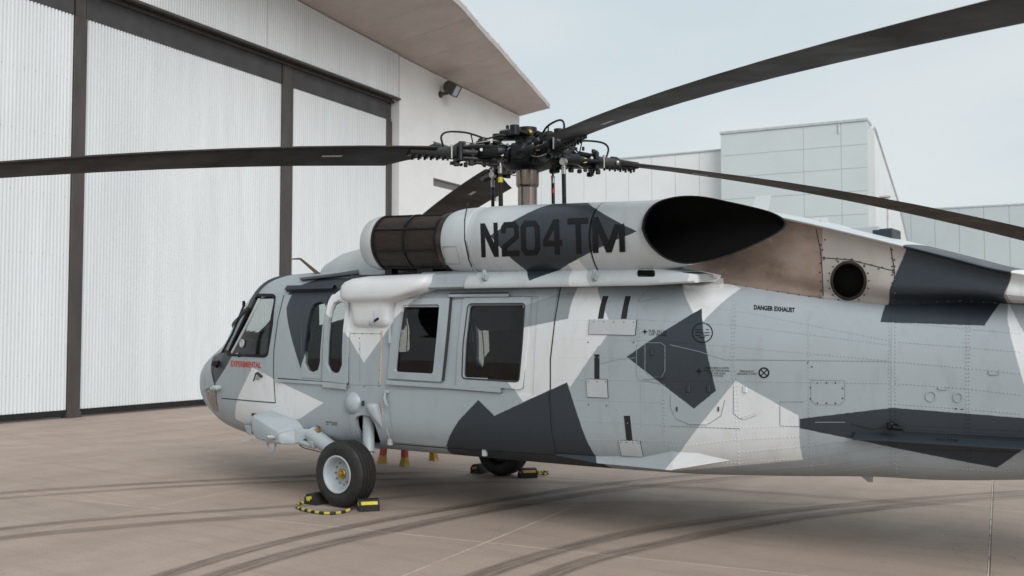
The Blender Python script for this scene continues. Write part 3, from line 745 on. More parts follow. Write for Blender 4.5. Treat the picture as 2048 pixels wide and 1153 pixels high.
# ---- windows: raised frames with panes
def window(poly, frame, name, glassm, fm='hullpaint', off=.012, parent=heli, step=9, pane='pane'):
    a, b = both(skin(HB, frame, [poly], off, .05, step), name, fm, parent); b.location.x = .22
    pm = skin(HB, grow(poly, 1.5), [], -.012, .006, 16)
    pm.build(pane, glassm, a, smooth=40); pm.flipy().build(pane, glassm, b, smooth=40)
    return a
ck = window(COCK, rnd(grow(COCK, 6), 4), 'cockpit_window', 'glass', 'print', off=.006)
g1 = window(G1, rnd([(601, 596), (657, 594), (650, 640), (645, 700), (644, 758), (604, 755), (604, 690)], 3), 'gunner_window', 'glass', off=.008)
g2 = window(G2, rnd([(662, 592), (700, 590), (697, 680), (697, 768), (647, 762), (649, 700), (652, 640)], 3), 'gunner_window', 'glass', off=.022)
c1 = window(C1, rnd([(797, 601), (903, 599), (895, 680), (886, 764), (778, 757), (785, 680)], 4), 'door_window', 'tinted', off=.026)
c2 = window(C2, rnd([(928, 598), (1064, 596), (1056, 690), (1046, 779), (914, 770), (918, 690)], 5), 'door_window', 'tinted', off=.017)
both(strip(HB, grow(C2, 1.5), .012, .02, 8, closed=True), 'window_seal', 'seam', heli)
both(strip(HB, [(904, 598), (899, 660), (893, 720), (888, 762)], .012, .03), 'door_edge_seal', 'seam', heli)
both(skin(HB, rnd([(700, 826), (742, 822), (772, 830), (778, 896), (728, 898), (706, 872)], 5), [BAY], .012, .05, 9), 'strut_bay_surround', 'grey', heli)

# ---- cabin door skin, rails, seams
both(skin(HB, rnd([(905, 586), (1117, 579), (1107, 640), (1099, 720), (1099, 800), (1103, 860), (1112, 908), (950, 897), (790, 883), (776, 780), (900, 780), (1068, 792), (1072, 690), (1078, 594), (905, 592)], 3), [], .010, .02, 14), 'cabin_door', 'hullpaint', heli)
for pts, wd, off in (([(777, 765), (890, 772), (1006, 781)], .040, .035), ([(901, 595), (1022, 594)], .028, .035), ([(553, 761), (648, 767)], .03, .02), ([(690, 578), (820, 580)], .02, .02)):
    both(strip(HB, pts, wd, off), 'slide_rail', 'grey', heli)
both(strip(HB, [(902, 591), (1018, 590)], .016, .03), 'rail_slot', 'seam', heli)
both(strip(HB, [(649, 769), (697, 774)], .055, .03), 'door_sill', 'grey', heli)
sm_ = MB()
for pts in ([(1121, 576), (1110, 640), (1101, 720), (1101, 800), (1105, 860), (1114, 910)], [(697, 600), (696, 690), (697, 770)], [(568, 591), (556, 640), (548, 700), (547, 745), (551, 806)], [(551, 806), (500, 802), (444, 797)],
            [(556, 757), (646, 764)], [(820, 580), (960, 577), (1118, 574)], [(790, 888), (950, 901), (1108, 911)], [(1061, 600), (1054, 690), (1046, 778)]):
    sm_.add(*(lambda s: (s.v, s.f))(strip(HB, pts, .010, .004)))
tag(sm_.build('seam_line', 'seam', heli, smooth=0), kind='stuff')
sm_.flipy().build('seam_line', 'seam', heli, smooth=0)['kind'] = 'stuff'
sm_ = MB()
for pts in ([(1078, 600), (1075, 690), (1076, 800)], [(1090, 600), (1085, 690), (1085, 800)], [(601, 600), (603, 690), (604, 752)], [(720, 684), (720, 765)], [(700, 664), (700, 770)], [(700, 770), (760, 771)], [(553, 600), (549, 680)], [(701, 667), (760, 668)],
            [(1273, 690), (1273, 750), (1278, 760), (1330, 770)], [(1270, 716), (1232, 720), (1200, 728)], [(1340, 690), (1400, 704), (1450, 720), (1790, 723)], [(1290, 690), (1290, 742), (1300, 755), (1323, 755), (1330, 742), (1330, 692), (1322, 686), (1292, 686)],
            [(1341, 790), (1341, 815), (1352, 838), (1375, 847), (1420, 847), (1442, 832), (1450, 800)], [(1467, 770), (1467, 828), (1480, 838), (1510, 828)], [(1560, 805), (1560, 852), (1600, 854)], [(1560, 804), (1608, 804)], [(1622, 762), (1622, 800), (1632, 810), (1680, 810), (1690, 800), (1690, 762), (1622, 760)],
            [(1340, 852), (1480, 858)], [(1630, 845), (1690, 845)], [(1300, 575), (1275, 604), (1320, 598)]):
    sm_.add(*(lambda s: (s.v, s.f))(strip(HB, pts, .0045, .0025)))
tag(sm_.build('panel_joint', 'softseam', heli, smooth=0), kind='stuff')
both(strip(HB, [(1786, 612), (1785, 700), (1785, 800), (1785, 950)], .016, .003), 'lap_joint', 'hullpaint', heli)
both(strip(HB, [(764, 662), (761, 770)], .016, .008), 'sealant_bead', 'sealant', heli)
both(strip(HB, [(762, 802), (770, 850), (784, 890)], .013, .012), 'sealant_bead', 'sealant', heli)

# ---- rivet rows of the transition section and tail cone
RV = MB()
def rivets(pts, step=7.5, r=.0065, bv=HB, h=.0050):
    for p in dens(pts, step, False):
        l, nn = hit(bv, *p)
        if l is None: continue
        a = nn.orthogonal().normalized(); b = nn.cross(a)
        v = [l+(a*cos(2*pi*k/6)+b*sin(2*pi*k/6))*r-nn*.001 for k in range(6)]+[l+(a*cos(2*pi*k/6)+b*sin(2*pi*k/6))*r*.6+nn*h*.8 for k in range(6)]+[l+nn*h]
        RV.add(v, [(k, (k+1) % 6, 6+(k+1) % 6, 6+k) for k in range(6)]+[(6+k, 6+(k+1) % 6, 12) for k in range(6)])
for pts in ([(1290, 606), (1380, 609), (1500, 627), (1780, 682)], [(1125, 640), (1290, 640), (1480, 652), (1780, 690)], [(1120, 677), (1300, 681), (1480, 695), (1780, 722)], [(1120, 714), (1260, 716)], [(1460, 718), (1780, 724)], [(1120, 758), (1300, 762), (1460, 763), (1780, 767)],
            [(1135, 800), (1330, 805)], [(1150, 842), (1330, 850)], [(1330, 853), (1470, 856), (1600, 852)], [(1180, 880), (1360, 884)], [(1340, 895), (1470, 880), (1600, 873)], [(1480, 905), (1610, 893), (1790, 870)], [(1360, 930), (1470, 926), (1605, 917), (1780, 893)], [(1500, 941), (1650, 930), (1785, 912)], [(1620, 950), (1790, 928)],
            [(1792, 684), (2040, 704)], [(1792, 724), (1930, 736), (2040, 748)], [(1792, 767), (1930, 777), (2040, 790)], [(1792, 808), (1930, 818), (2040, 828)], [(1792, 645), (2040, 668)], [(1792, 900), (2040, 905)], [(1795, 932), (2040, 945)], [(1792, 850), (2040, 862)],
            [(1466, 610), (1462, 720), (1468, 780), (1474, 860), (1480, 935)], [(1472, 610), (1468, 720), (1475, 780), (1481, 860)], [(1617, 640), (1617, 720), (1618, 840), (1624, 940)], [(1333, 690), (1326, 740), (1330, 860)], [(1325, 800), (1327, 860), (1332, 890)],
            [(1779, 640), (1779, 800), (1781, 945)], [(1791, 640), (1791, 800), (1793, 945)], [(1933, 640), (1933, 800), (1935, 940)], [(1939, 640), (1939, 800), (1941, 940)], [(1190, 600), (1175, 650)], [(1275, 600), (1276, 690)], [(1220, 700), (1220, 830)], [(1279, 640), (1281, 690), (1283, 860)], [(1235, 820), (1238, 880)], [(1173, 640), (1171, 780)]):
    rivets(pts)
tag(RV.build('rivet', 'hullpaint', heli, smooth=0), kind='stuff')
DK = MB()
RV = MB()
for pts, st in (([(1635, 766), (1653, 766), (1671, 766)], 18), ([(1635, 807), (1653, 807), (1671, 807)], 18), ([(1621, 776), (1621, 798)], 22), ([(1685, 777), (1685, 797)], 20), ([(1616, 726), (1624, 734)], 8), ([(1176, 685), (1267, 685)], 91), ([(1177, 810), (1213, 812)], 36), ([(708, 668), (760, 668)], 17), ([(719, 677), (719, 698)], 21), ([(762, 690), (758, 766)], 24), ([(700, 775), (758, 772)], 28), ([(1912, 818), (1924, 819)], 12)):
    rivets(pts, st, .008, h=.005)
tag(RV.build('screw_head', 'bolt', heli, smooth=0), kind='stuff')

# ---- black tape, sensor plates
for poly in ([(1180, 640), (1273, 641), (1270, 671), (1178, 669)], [(1174, 759), (1214, 760), (1216, 796), (1176, 794)], [(1238, 881), (1280, 883), (1286, 913), (1244, 910)]):
    bp = skin(HB, grow(poly, 1.4), [], .004, .006, 14).build('plate_gasket', 'seam', heli, smooth=0)
    o = skin(HB, poly, [], .011, .011, 14).build('sensor_plate', 'plate', heli, smooth=40)
    (x0, y0), (x1, y1) = poly[0], poly[1]; RV = MB(); k = 5 if x1-x0 > 60 else 3
    rivets([(x0+(x1-x0)*.08, y0+4), (x0+(x1-x0)*.94, y1+4)], (x1-x0)*.86/k+.01, .006, skin(HB, poly, [], .011, .011, 14).bvh()); RV.build('screw', 'bolt', o, smooth=0)['kind'] = 'stuff'
for poly in ([(1206, 593), (1217, 593), (1211, 612), (1207, 638), (1196, 638), (1200, 615)], [(1251, 593), (1262, 593), (1257, 612), (1253, 638), (1242, 638), (1246, 615)], [(1189, 709), (1199, 709), (1199, 758), (1189, 758)], [(1248, 832), (1260, 832), (1265, 881), (1253, 881)]):
    skin(HB, poly, [], .003, .004, 8).build('tape_strip', 'tape', heli, smooth=40)

# ---- lettering
def letters(body, *a, m='print', name='lettering', bv=HB, **kw): return text_px(bv, body, *a, **kw).build(name, m, heli, smooth=0, recalc=False)
letters('EXPERIMENTAL', 462, 733.5, 522, 737, 12, m='red', bold=.03)
letters('DANGER EXHAUST', 1508, 620, 1590, 626, 9.5, bold=.035)
letters('FUEL FILLER', 1298, 665, 1334, 667, 5.2); letters('CAP 181 GAL', 1298, 671, 1334, 673, 5.2)
for k, s in enumerate(('PRESSURE/CLOSED', 'CIRCUIT REFUELING', 'CAP 362 GALS.', 'JET-A FUEL')):
    hw = (24, 25, 18, 13)[k]; letters(s, 1434-hw, 738+k*5.4, 1434+hw, 738.6+k*5.4, 3.9)
letters('PNEUMATIC', 1480, 745, 1509, 745.6, 4); letters('GROUND START', 1474, 750, 1514, 750.6, 4)
letters('STEP', 682, 778.5, 695, 779.5, 5); letters('CLOSE', 793, 798, 807, 799, 5); letters('OPEN', 793, 804, 807, 805, 5)
letters('TIRE PRESSURE', 651, 846, 675, 848, 3.4); letters('120 - 140 PSI', 652, 850, 674, 852, 3)
for k, s in enumerate(('LOCK', 'CLOSE', 'OPEN')): letters(s, 510, 750+k*5, 519, 750.6+k*5, 3.4)
def star(x, y, r, bv=HB):
    p = []
    for k in range(8): a = pi/4*k; rr = r if k % 2 == 0 else r*.33; p.append((x+rr*cos(a), y+rr*sin(a)))
    return skin(bv, p, [], .003, .004, 6)
star(1290, 664, 6).build('star_marker', 'print', heli, smooth=0); star(1398, 743, 7.5).build('star_marker', 'print', heli, smooth=0)
def circ(x, y, r, n=28, ry=None): return [(x+r*cos(2*pi*k/n), y+(ry or r)*sin(2*pi*k/n)) for k in range(n)]
mk = strip(HB, circ(1405, 666, 20, ry=19.5), .008, .003, 4, closed=True)
for pts in ([(1391, 660), (1402, 660)], [(1391, 665), (1402, 665), (1406, 668)], [(1391, 671), (1401, 671)], [(1412, 660), (1418, 660)], [(1409, 666), (1419, 666)], [(1409, 671), (1419, 671)], [(1399, 674), (1405, 676), (1411, 674)]): mk.add(*(lambda s: (s.v, s.f))(strip(HB, pts, .006, .003, 4)))
tag(mk.build('round_placard', 'print', heli, smooth=0), kind='stuff')
mk = strip(HB, circ(1528, 746, 9.5), .011, .003, 4, closed=True)
for a in (1, -1): mk.add(*(lambda s: (s.v, s.f))(strip(HB, [(1521.5, 746-6.5*a), (1534.5, 746+6.5*a)], .008, .003, 4)))
tag(mk.build('start_port_marker', 'print', heli, smooth=0), kind='stuff')

# ---- engine nacelles
NY = -.86
def nzc(x): return 2.675-.043*(x+1.1)
def nring(x, r, n=48, tilt=0.): return [Vector((x+tilt*sin(2*pi*k/n), NY-r*cos(2*pi*k/n), nzc(x)+r*sin(2*pi*k/n))) for k in range(n)]
NFULL = MB(); NFULL.loft([nring(x, r) for x, r in ((-1.1, .29), (-.2, .305), (.05, .335), (.27, .338), (.5, .345), (1.4, .345), (1.62, .345), (2.6, .345))])
NB = NFULL.bvh()
def HN(px, py): return hit(NB, px, py, -1.1)[0]
M['nacpaint'] = camo('nacelle_paint', [(c, xz(p, HN)) for c, p in (
 (WHT, [(1136, 528), (1157, 520), (1187, 575), (1146, 575)]), (WHT, [(1366, 525), (1450, 545), (1480, 580), (1380, 580)]))]+[(SLT, [(HN(981, 472).x, HN(981, 472).z), (HN(1076, 548).x, HN(1076, 548).z-.07), (HN(1272, 463).x, HN(1272, 463).z), (HN(1110, 440).x, nzc(.8)+.42)])], (.50, .535, .555), .8)
def nac(rs, name, m, cap=False, sm=40, parent=heli): return both(MB().loft([nring(*r) for r in rs], cap=cap), name, m, parent, smooth=sm)
nac([(-1.02, .20), (-1.16, .215, 48, .02), (-1.19, .235, 48, .02), (-1.185, .258, 48, .02), (-1.10, .282, 48, .01), (-.985, .290), (-.975, .284)], 'inlet_lip', 'nacpaint')
nac([(-.985, .281), (-.14, .283)], 'inlet_screen', 'screen')
nac([(-1.05, .19), (-.9, .14)], 'inlet_core', 'soot', cap=True)
for x in (-.985, -.575, -.165): nac([(x-.014, .270), (x-.014, .294), (x+.014, .294), (x+.014, .270)], 'screen_band', 'hubblack')
q = MB()
for k in range(8):
    a = 2*pi*(k+.55)/8; v0 = Vector((0, -cos(a), sin(a)))
    q.tube([Vector((x, NY, nzc(x)))+v0*.287 for x in (-.98, -.15)], .011, 6)
both(q, 'screen_rib', 'hubblack', heli)
nac([(-.15, .26), (-.14, .30), (-.10, .304), (-.06, .30), (-.05, .27)], 'inlet_ring', 'brown')
nac([(-.075, .26), (-.075, .300), (-.03, .318), (.06, .333), (.22, .341), (.255, .342), (.262, .338), (.262, .30)], 'front_cowl', 'nacpaint')
nac([(.262, .325), (.30, .331), (.34, .333), (.36, .343), (.6, .347), (1.615, .346), (1.615, .33)], 'engine_cowl', 'nacpaint')
nac([(1.60, .33), (1.635, .33)], 'cowl_gap', 'seam')
sk = strip(NB, [(936, 405), (930, 440), (930, 480), (938, 520), (947, 540)], .012, .006); both(sk, 'cowl_joint', 'seam', heli)
for pts in ([(884, 494), (912, 493), (920, 528), (892, 529), (884, 494)],): both(strip(NB, pts, .006, .003), 'access_panel_joint', 'softseam', heli)
# exhaust: oblique cut mouth
OUT = [(1283, 458), (1287, 437), (1297, 419), (1314, 405), (1340, 396), (1372, 392), (1410, 394), (1450, 402), (1500, 413), (1538, 423), (1562, 434), (1573, 446), (1568, 457), (1548, 471), (1510, 490), (1470, 507), (1430, 520), (1395, 527), (1365, 528), (1335, 520), (1310, 503), (1292, 481)]
def mouth(p, inset=0.):
    a = (p[0]-1283)/290.; return onY(p[0], p[1], -1.185+.40*a)
MC = sum((mouth(p) for p in OUT), Vector())/len(OUT)
MO = catmull([mouth(p) for p in OUT]+[mouth(OUT[0])], 3)[:-1]
def ang(p, c): return atan2(p.z-c.z, -(p.y-c.y))
n_ = len(MO)
ring0 = []; ring1 = []
for k, p in enumerate(MO):
    a = ang(p, Vector((0, -.91, 2.60)))  # port side = 0, top = 90 deg
    c = Vector((1.637, NY, nzc(1.637))); ring0.append(c+Vector((0, -.346*cos(a), .346*sin(a)))); c2 = Vector((1.95, NY, nzc(1.95)))
    ring1.append((c2+Vector((0, -.352*cos(a), .352*sin(a))))*.65+(ring0[-1]*.5+p*.5)*.35)
mn = (MO[5]-MC).cross(MO[20]-MC).normalized()
if mn.dot(CAM-MC) < 0: mn = -mn
lipo = [p+mn*.012 for p in MO]; lipi = [MC+(p-MC)*.972+mn*.012 for p in MO]; in1 = [MC+(p-MC)*.955-mn*.02 for p in MO]
both(MB().loft([ring0, ring1, [p-mn*.01 for p in MO]], cap=False), 'exhaust_fairing', 'nacpaint', heli, smooth=50)
both(MB().loft([[p-mn*.012 for p in MO], lipo, lipi, in1], cap=False), 'exhaust_lip', 'hubblack', heli, smooth=30)
def toward(p, t, sc): c = Vector((1.7, NY+.05, nzc(1.7))); return (MC+(p-MC)*sc)*(1-t)+(c+(p-MC)*.35*sc)*t
ex = MB().loft([in1, [toward(p, .3, .93) for p in MO], [toward(p, .65, .88) for p in MO], [toward(p, 1., .8) for p in MO]], cap=False)
ex.add([toward(p, 1., .8) for p in MO], [tuple(range(n_))]); both(ex, 'exhaust_duct', 'soot', heli, smooth=50)
# engine shelf fairing under the nacelle
def shelf(x):
    e = max(0, (x-2.1)/.75); y0 = -1.165+.05*max(0, x-1.5)-.0; zt_ = nzc(x)-.22; zb_ = 2.152-.012*x
    zb_ += e*.03
    k = 1 if x < 2.1 else max(.02, 1-e)
    return [Vector((x, -.55, zb_+.03)), Vector((x, -.95, zb_+.02)), Vector((x, y0+.05, zb_+.004)), Vector((x, y0+.008, zb_+.006)), Vector((x, y0, zb_+.018)), Vector((x, y0+.01, zb_+.05*k+.01)), Vector((x, y0+.035, zb_+.09*k+.01)), Vector((x, -1.06, zb_+.15*k+.01)), Vector((x, -.90, zb_+.19*k+.012)), Vector((x, -.55, zb_+.20*k+.014))]
both(MB().loft([shelf(x) for x in np.linspace(.22, 2.56, 40)]), 'engine_shelf', 'nacpaint', heli, smooth=50)
SHB = MB().loft([shelf(x) for x in np.linspace(.22, 2.56, 40)]).bvh()
both(MB().loft([[Vector((x, y, z)) for y, z in ((-.5, 2.36), (-1.0, 2.34), (-1.09, 2.30-.01*x), (-1.135, 2.175-.01*x), (-1.10, 2.155-.01*x), (-.5, 2.2))] for x in np.linspace(-.42, .3, 10)]), 'roof_rail_fairing', 'hullpaint', heli, smooth=40)
both(strip(SHB, [(1277, 541), (1307, 542), (1309, 549), (1305, 553), (1277, 552), (1275, 546), (1277, 541)], .006, .003), 'hand_hold_rim', 'seam', heli)
both(skin(SHB, rnd([(1275, 541), (1310, 541), (1310, 554), (1275, 554)], 4), [], .003, .005, 6), 'hand_hold', 'soot', heli)
letters('HAND HOLD', 1276, 539.5, 1306, 540, 3.2, bv=SHB)
for x in (968, 1188):                                # cowl latches
    p = hit(NB, x, 541, -1.1)[0] if x < 1000 else onY(x, 546, -1.14)
    q = MB(); p = onY(x, 551, -1.165); q.cyl(p+Vector((0, 0, .05)), p-Vector((0, 0, .03)), .017, .022, 10); q.box(p+Vector((0, .02, -.03)), (.05, .05, .04), None, .008); q.tube([p+Vector((.02, 0, .04)), p+Vector((.03, -.02, 0)), p+Vector((.01, -.02, -.03))], .006, 6)
    both(q, 'cowl_latch', 'grey', heli)
both(MB().hull([onY(890, 556, -1.0), onY(965, 556, -1.0), onY(900, 545, -.95), onY(965, 545, -1.0), onY(890, 556, -.6), onY(965, 556, -.6), onY(890, 540, -.6), onY(965, 540, -.6)]), 'engine_mount', 'brown', heli, smooth=0)
q = MB(); q.box(onY(783, 545, -.9), (.09, .10, .16)); q.box(onY(862, 549, -.9), (.2, .2, .1)); tag(both(q, 'engine_strut', 'hubblack', heli, smooth=0)[0], kind='stuff')

# N204TM on the cowl
def glyphs():
    S = .19
    def rect(a, b, c, d): return [(a, b), (c, b), (c, d), (a, d)]
    G = {}
    G['N'] = ([[(0, 0), (.24, 0), (.24, .62), (.74, 0), (1, 0), (1, 1), (.76, 1), (.76, .40), (.26, 1), (0, 1)]], [])
    G['2'] = ([[(0, 0), (1, 0), (1, .16), (.30, .16), (.30, .24), (1, .52), (1, .86), (.82, 1), (.18, 1), (0, .86), (0, .68), (.25, .68), (.25, .78), (.33, .84), (.67, .84), (.75, .78), (.75, .60), (0, .31)]], [])
    G['0'] = ([[(.2, 0), (.8, 0), (1, .17), (1, .83), (.8, 1), (.2, 1), (0, .83), (0, .17)]], [[(.33, .16), (.67, .16), (.74, .24), (.74, .76), (.67, .84), (.33, .84), (.26, .76), (.26, .24)]])
    G['4'] = ([[(.60, 0), (.86, 0), (.86, .24), (1, .24), (1, .40), (.86, .40), (.86, 1), (.58, 1), (0, .42), (0, .24), (.60, .24)]], [[(.60, .40), (.60, .76), (.24, .40)]])
    G['T'] = ([[(.38, 0), (.62, 0), (.62, .84), (1, .84), (1, 1), (0, 1), (0, .84), (.38, .84)]], [])
    G['M'] = ([[(0, 0), (.17, 0), (.17, .60), (.42, 0), (.58, 0), (.83, .60), (.83, 0), (1, 0), (1, 1), (.80, 1), (.5, .30), (.20, 1), (0, 1)]], [])
    return G
GL = glyphs()
for ch, xa, xb in (('N', 961, 995.5), ('2', 1002, 1037), ('0', 1041, 1079), ('4', 1085, 1123), ('T', 1135, 1176.5), ('M', 1184, 1248)):
    def mp_(p):
        x = xa+(xb-xa)*p[0]; k = (x-961)/287.; yb_ = 515-11*k; yt_ = 448-16*k; return (x+2.5*(1-p[1])-(0 if ch != 'N' else 0), yb_+(yt_-yb_)*p[1])
    outs, holes = GL[ch]
    skin(NB, [mp_(p) for p in outs[0]], [[mp_(p) for p in h] for h in holes], .0055, .005, 7).build('registration_letter', 'print', heli, smooth=40, label='large black letter '+ch+' of the registration on the engine cowl')

# ---- pylon fairing between the engines, rotor mast fairing, roof panels
def dome_ring(x, w_, z0, z1, n=30):
    return [Vector((x, -w_*math.copysign(abs(cos(a))**.75, cos(a)), z0+(z1-z0)*sin(a)**.75)) for a in [pi*k/n for k in range(n+1)]]
MB().loft([dome_ring(*p) for p in ((-2.72, .10, 2.30, 2.46), (-2.66, .30, 2.30, 2.50), (-2.5, .42, 2.30, 2.60), (-2.25, .50, 2.30, 2.69), (-1.8, .56, 2.30, 2.76), (-1.2, .58, 2.30, 2.82), (-.4, .58, 2.28, 2.92), (.4, .58, 2.26, 2.94), (1.2, .6, 2.22, 2.90), (1.8, .55, 2.2, 2.82), (2.4, .42, 2.1, 2.72))]).build('pylon_fairing', 'dome', heli, smooth=50)
both(MB().hull([onY(598, 556, -.75), onY(718, 543, -.75), onY(718, 548, -.85), onY(603, 560, -.88), onY(598, 562, -.55), onY(718, 551, -.55), onY(598, 554, -.55), onY(718, 540, -.55)], .006), 'roof_track_panel', 'slate', heli, smooth=0)
both(MB().hull([onY(700, 551, -.86), onY(890, 548, -.82), onY(890, 556, -.85), onY(700, 560, -.95), onY(890, 560, -.5), onY(700, 560, -.5), onY(890, 546, -.5), onY(700, 548, -.5)]), 'roof_walkway', 'seam', heli, smooth=0)
both(strip(HB, [(577, 581), (672, 579)], .055, .05), 'window_gutter', 'slate', heli)
# wire cutter / free air probe over the cockpit
q = MB(); q.hull([onY(640, 557, -.62), onY(652, 556, -.62), onY(596, 517, -.62), onY(603, 517, -.62), onY(640, 557, -.66), onY(652, 556, -.66), onY(596, 517, -.66), onY(603, 517, -.66)]); q.hull([onY(577, 518, -.64), onY(577, 520, -.64), onY(600, 516, -.63), onY(602, 520, -.63), onY(600, 516, -.66), onY(602, 520, -.66)])
q.hull([onY(632, 556, -.6), onY(668, 554, -.6), onY(632, 562, -.8), onY(672, 562, -.8), onY(645, 550, -.66)]); M['tan'] = mat('tan_cutter', (.12, .085, .05), .55, var=.2)
q.build('wire_cutter', 'tan', heli, smooth=0)

# ---- aft fairing with heat-stained side, fan exhaust and overhanging top lip
AF = []
def aft(px_list, Yf): return [onY(px, py, Yf(px)) for px, py in px_list]
XA = [1370, 1440, 1500, 1573, 1645, 1720, 1785, 1850, 1920, 1985, 2050, 2150, 2300]
lip = [424, 424, 428, 440, 456, 474, 490, 506, 524, 541, 553, 572, 590]
base_ = [556, 566, 575, 587, 597, 604, 611, 609, 606, 606, 609, 616, 630]
rows = []
for x, yl, yb_ in zip(XA, lip, base_):
    b0 = hit(HB, x, yb_, -.9)[0]; ly = float(np.interp(x, [1370, 1440, 1573, 1720], [-.44, -.52, -.70, -.78])); l0 = onY(x, yl, ly); mid = onY(x, yl+(yb_-yl)*.28, ly+.045); md2 = onY(x, yl+(yb_-yl)*.72, ly+.03-.02*(x > 1780))
    X = l0.x; tl = Vector((X, ly+.012, l0.z+.02)); tc_ = Vector((X, 0, l0.z+.07))
    rows.append([b0+Vector((0, .04, -.05)), b0+Vector((0, -.004, .0)), b0*.62+md2*.38+Vector((0, .012, -.004)), md2, mid, onY(x, yl+6, ly+.035), l0+Vector((0, .02, -.004)), l0, tl, Vector((X, ly*.6, l0.z+.045)), tc_])
rows.append([Vector((7.6, y, z)) for y, z in ((-.50, 1.55), (-.50, 1.56), (-.49, 1.66), (-.46, 1.74), (-.42, 1.80), (-.38, 1.85), (-.36, 1.862), (-.36, 1.866), (-.34, 1.88), (-.2, 1.93), (0, 1.945))]); XA.append(2900)
segs = lambda a, b: [r_ for i, r_ in enumerate(rows) if a <= XA[i] <= b]
def aftmesh(rr, k0, k1, sub=4):
    R_ = [catmull([r_[k] for r_ in rr], sub) for k in range(k0, k1)]
    if 1:
        T_ = [catmull([c_[i] for c_ in R_], 9 if sub > 8 else 4) for i in range(len(R_[0]))]; return MB().loft(T_, closed=False, cap=False)
    R_ = [None]*k0+R_
    return MB().loft([[R_[k][i] for k in range(k0, k1)] for i in range(len(R_[k0]))], closed=False, cap=False)
AFALL = aftmesh(rows, 0, 8); AB = AFALL.bvh()
APU = circ(1697, 562, 33, 32, 36)
both(aftmesh(segs(1370, 1645), 0, 7), 'heat_stained_panel', 'bronze', heli, smooth=50)
pn = aftmesh(segs(1645, 1785), 0, 7, 24); pn2 = MB(); pn2.v = pn.v
for q_ in pn.f:
    c = sum((pn.v[i] for i in q_), Vector())/len(q_)
    if not inside(proj(c), grow(APU, 1.5)): pn2.f.append(q_)
afp = [(c, [(onY(x, y, -.8).x, onY(x, y, -.8).z) for x, y in p]) for c, p in ((SLT, [(1812, 490), (1797, 525), (1758, 632), (1990, 640), (2022, 545)]), (WHT, [(2012, 582), (2024, 540), (2400, 540), (2400, 700), (2015, 660)]))]
M['aftpaint'] = camo('aft_fairing_paint', afp, (.42, .39, .365), 1.2)
M['toppaint'] = camo('top_paint', [(SLT, [(onY(x, y, -.8).x, z) for x, y, z in ((1806, 490, 1), (2022, 550, 1), (2022, 550, 4), (1806, 490, 4))]), (WHT, [(onY(x, 550, -.8).x, z) for x, z in ((2022, 1), (2400, 1), (2400, 4), (2022, 4))])], (.55, .59, .61), .6)
both(pn2, 'fan_exhaust_panel', 'aftpaint', heli, smooth=50)
both(aftmesh(segs(1785, 3000), 0, 7), 'tail_fairing', 'aftpaint', heli, smooth=50)
both(aftmesh(rows, 6, 11), 'top_deck', 'toppaint', heli, smooth=50)
rg = [hit(AB, *p, -.8)[0] for p in APU]; ac = sum(rg, Vector())/len(rg); an = Vector((.25, -.96, .1)).normalized()
both(MB().loft([[ac+(p-ac)*1.11+an*.001 for p in rg], [ac+(p-ac)*1.10+an*.006 for p in rg], [ac+(p-ac)*1.02+an*.008 for p in rg], [ac+(p-ac)*1.01+an*.022 for p in rg], [ac+(p-ac)*.95+an*.022 for p in rg], [ac+(p-ac)*.93-an*.16 for p in rg]], cap=False), 'fan_exhaust_ring', 'brown', heli, smooth=40)
both(MB().loft([[ac+(p-ac)*.935-an*.03 for p in rg], [ac+(p-ac)*.9-an*.22 for p in rg]]), 'fan_exhaust_duct', 'soot', heli)
RV = MB()
for pts, st in (([(1450, 568), (1640, 597)], 21), ([(1642, 490), (1640, 545), (1643, 600)], 17), ([(1648, 515), (1700, 520), (1786, 540)], 19), ([(1648, 519), (1700, 524), (1786, 545)], 24), ([(1652, 606), (1780, 614)], 19), ([(1789, 520), (1790, 600)], 12), ([(1784, 500), (1785, 600)], 16), ([(1800, 613), (1850, 605), (1920, 602), (1990, 606), (2048, 608)], 20), ([(1650, 480), (1645, 500)], 12)): rivets(pts, st, .0085, AB, .007)
for k in range(18): rivets([(1697+41*cos(k*.349), 562+44*sin(k*.349)), (1697+41*cos(k*.349)+.5, 562+44*sin(k*.349))], 9, .0075, AB, .006)
tag(RV.build('fairing_screw', 'bolt', heli, smooth=0), kind='stuff')
sj = MB()
for pts in ([(1632, 458), (1641, 500), (1645, 550), (1647, 606)], [(1645, 516), (1700, 520), (1790, 543)], [(1781, 495), (1789, 540), (1789, 612)], [(1647, 606), (1720, 613), (1790, 616)], [(1790, 616), (1850, 607), (1920, 604), (2048, 608)]): sj.add(*(lambda s: (s.v, s.f))(strip(AB, pts, .006, .003)))
tag(sj.build('fairing_joint', 'seam', heli, smooth=0), kind='stuff')
# white flange below the exhaust
both(skin(HB, rnd([(1362, 545), (1400, 543), (1432, 549), (1447, 562), (1447, 575), (1400, 579), (1366, 577)], 6), [], .03, .03, 8, -1.02), 'exhaust_flange', 'white', heli, smooth=50)

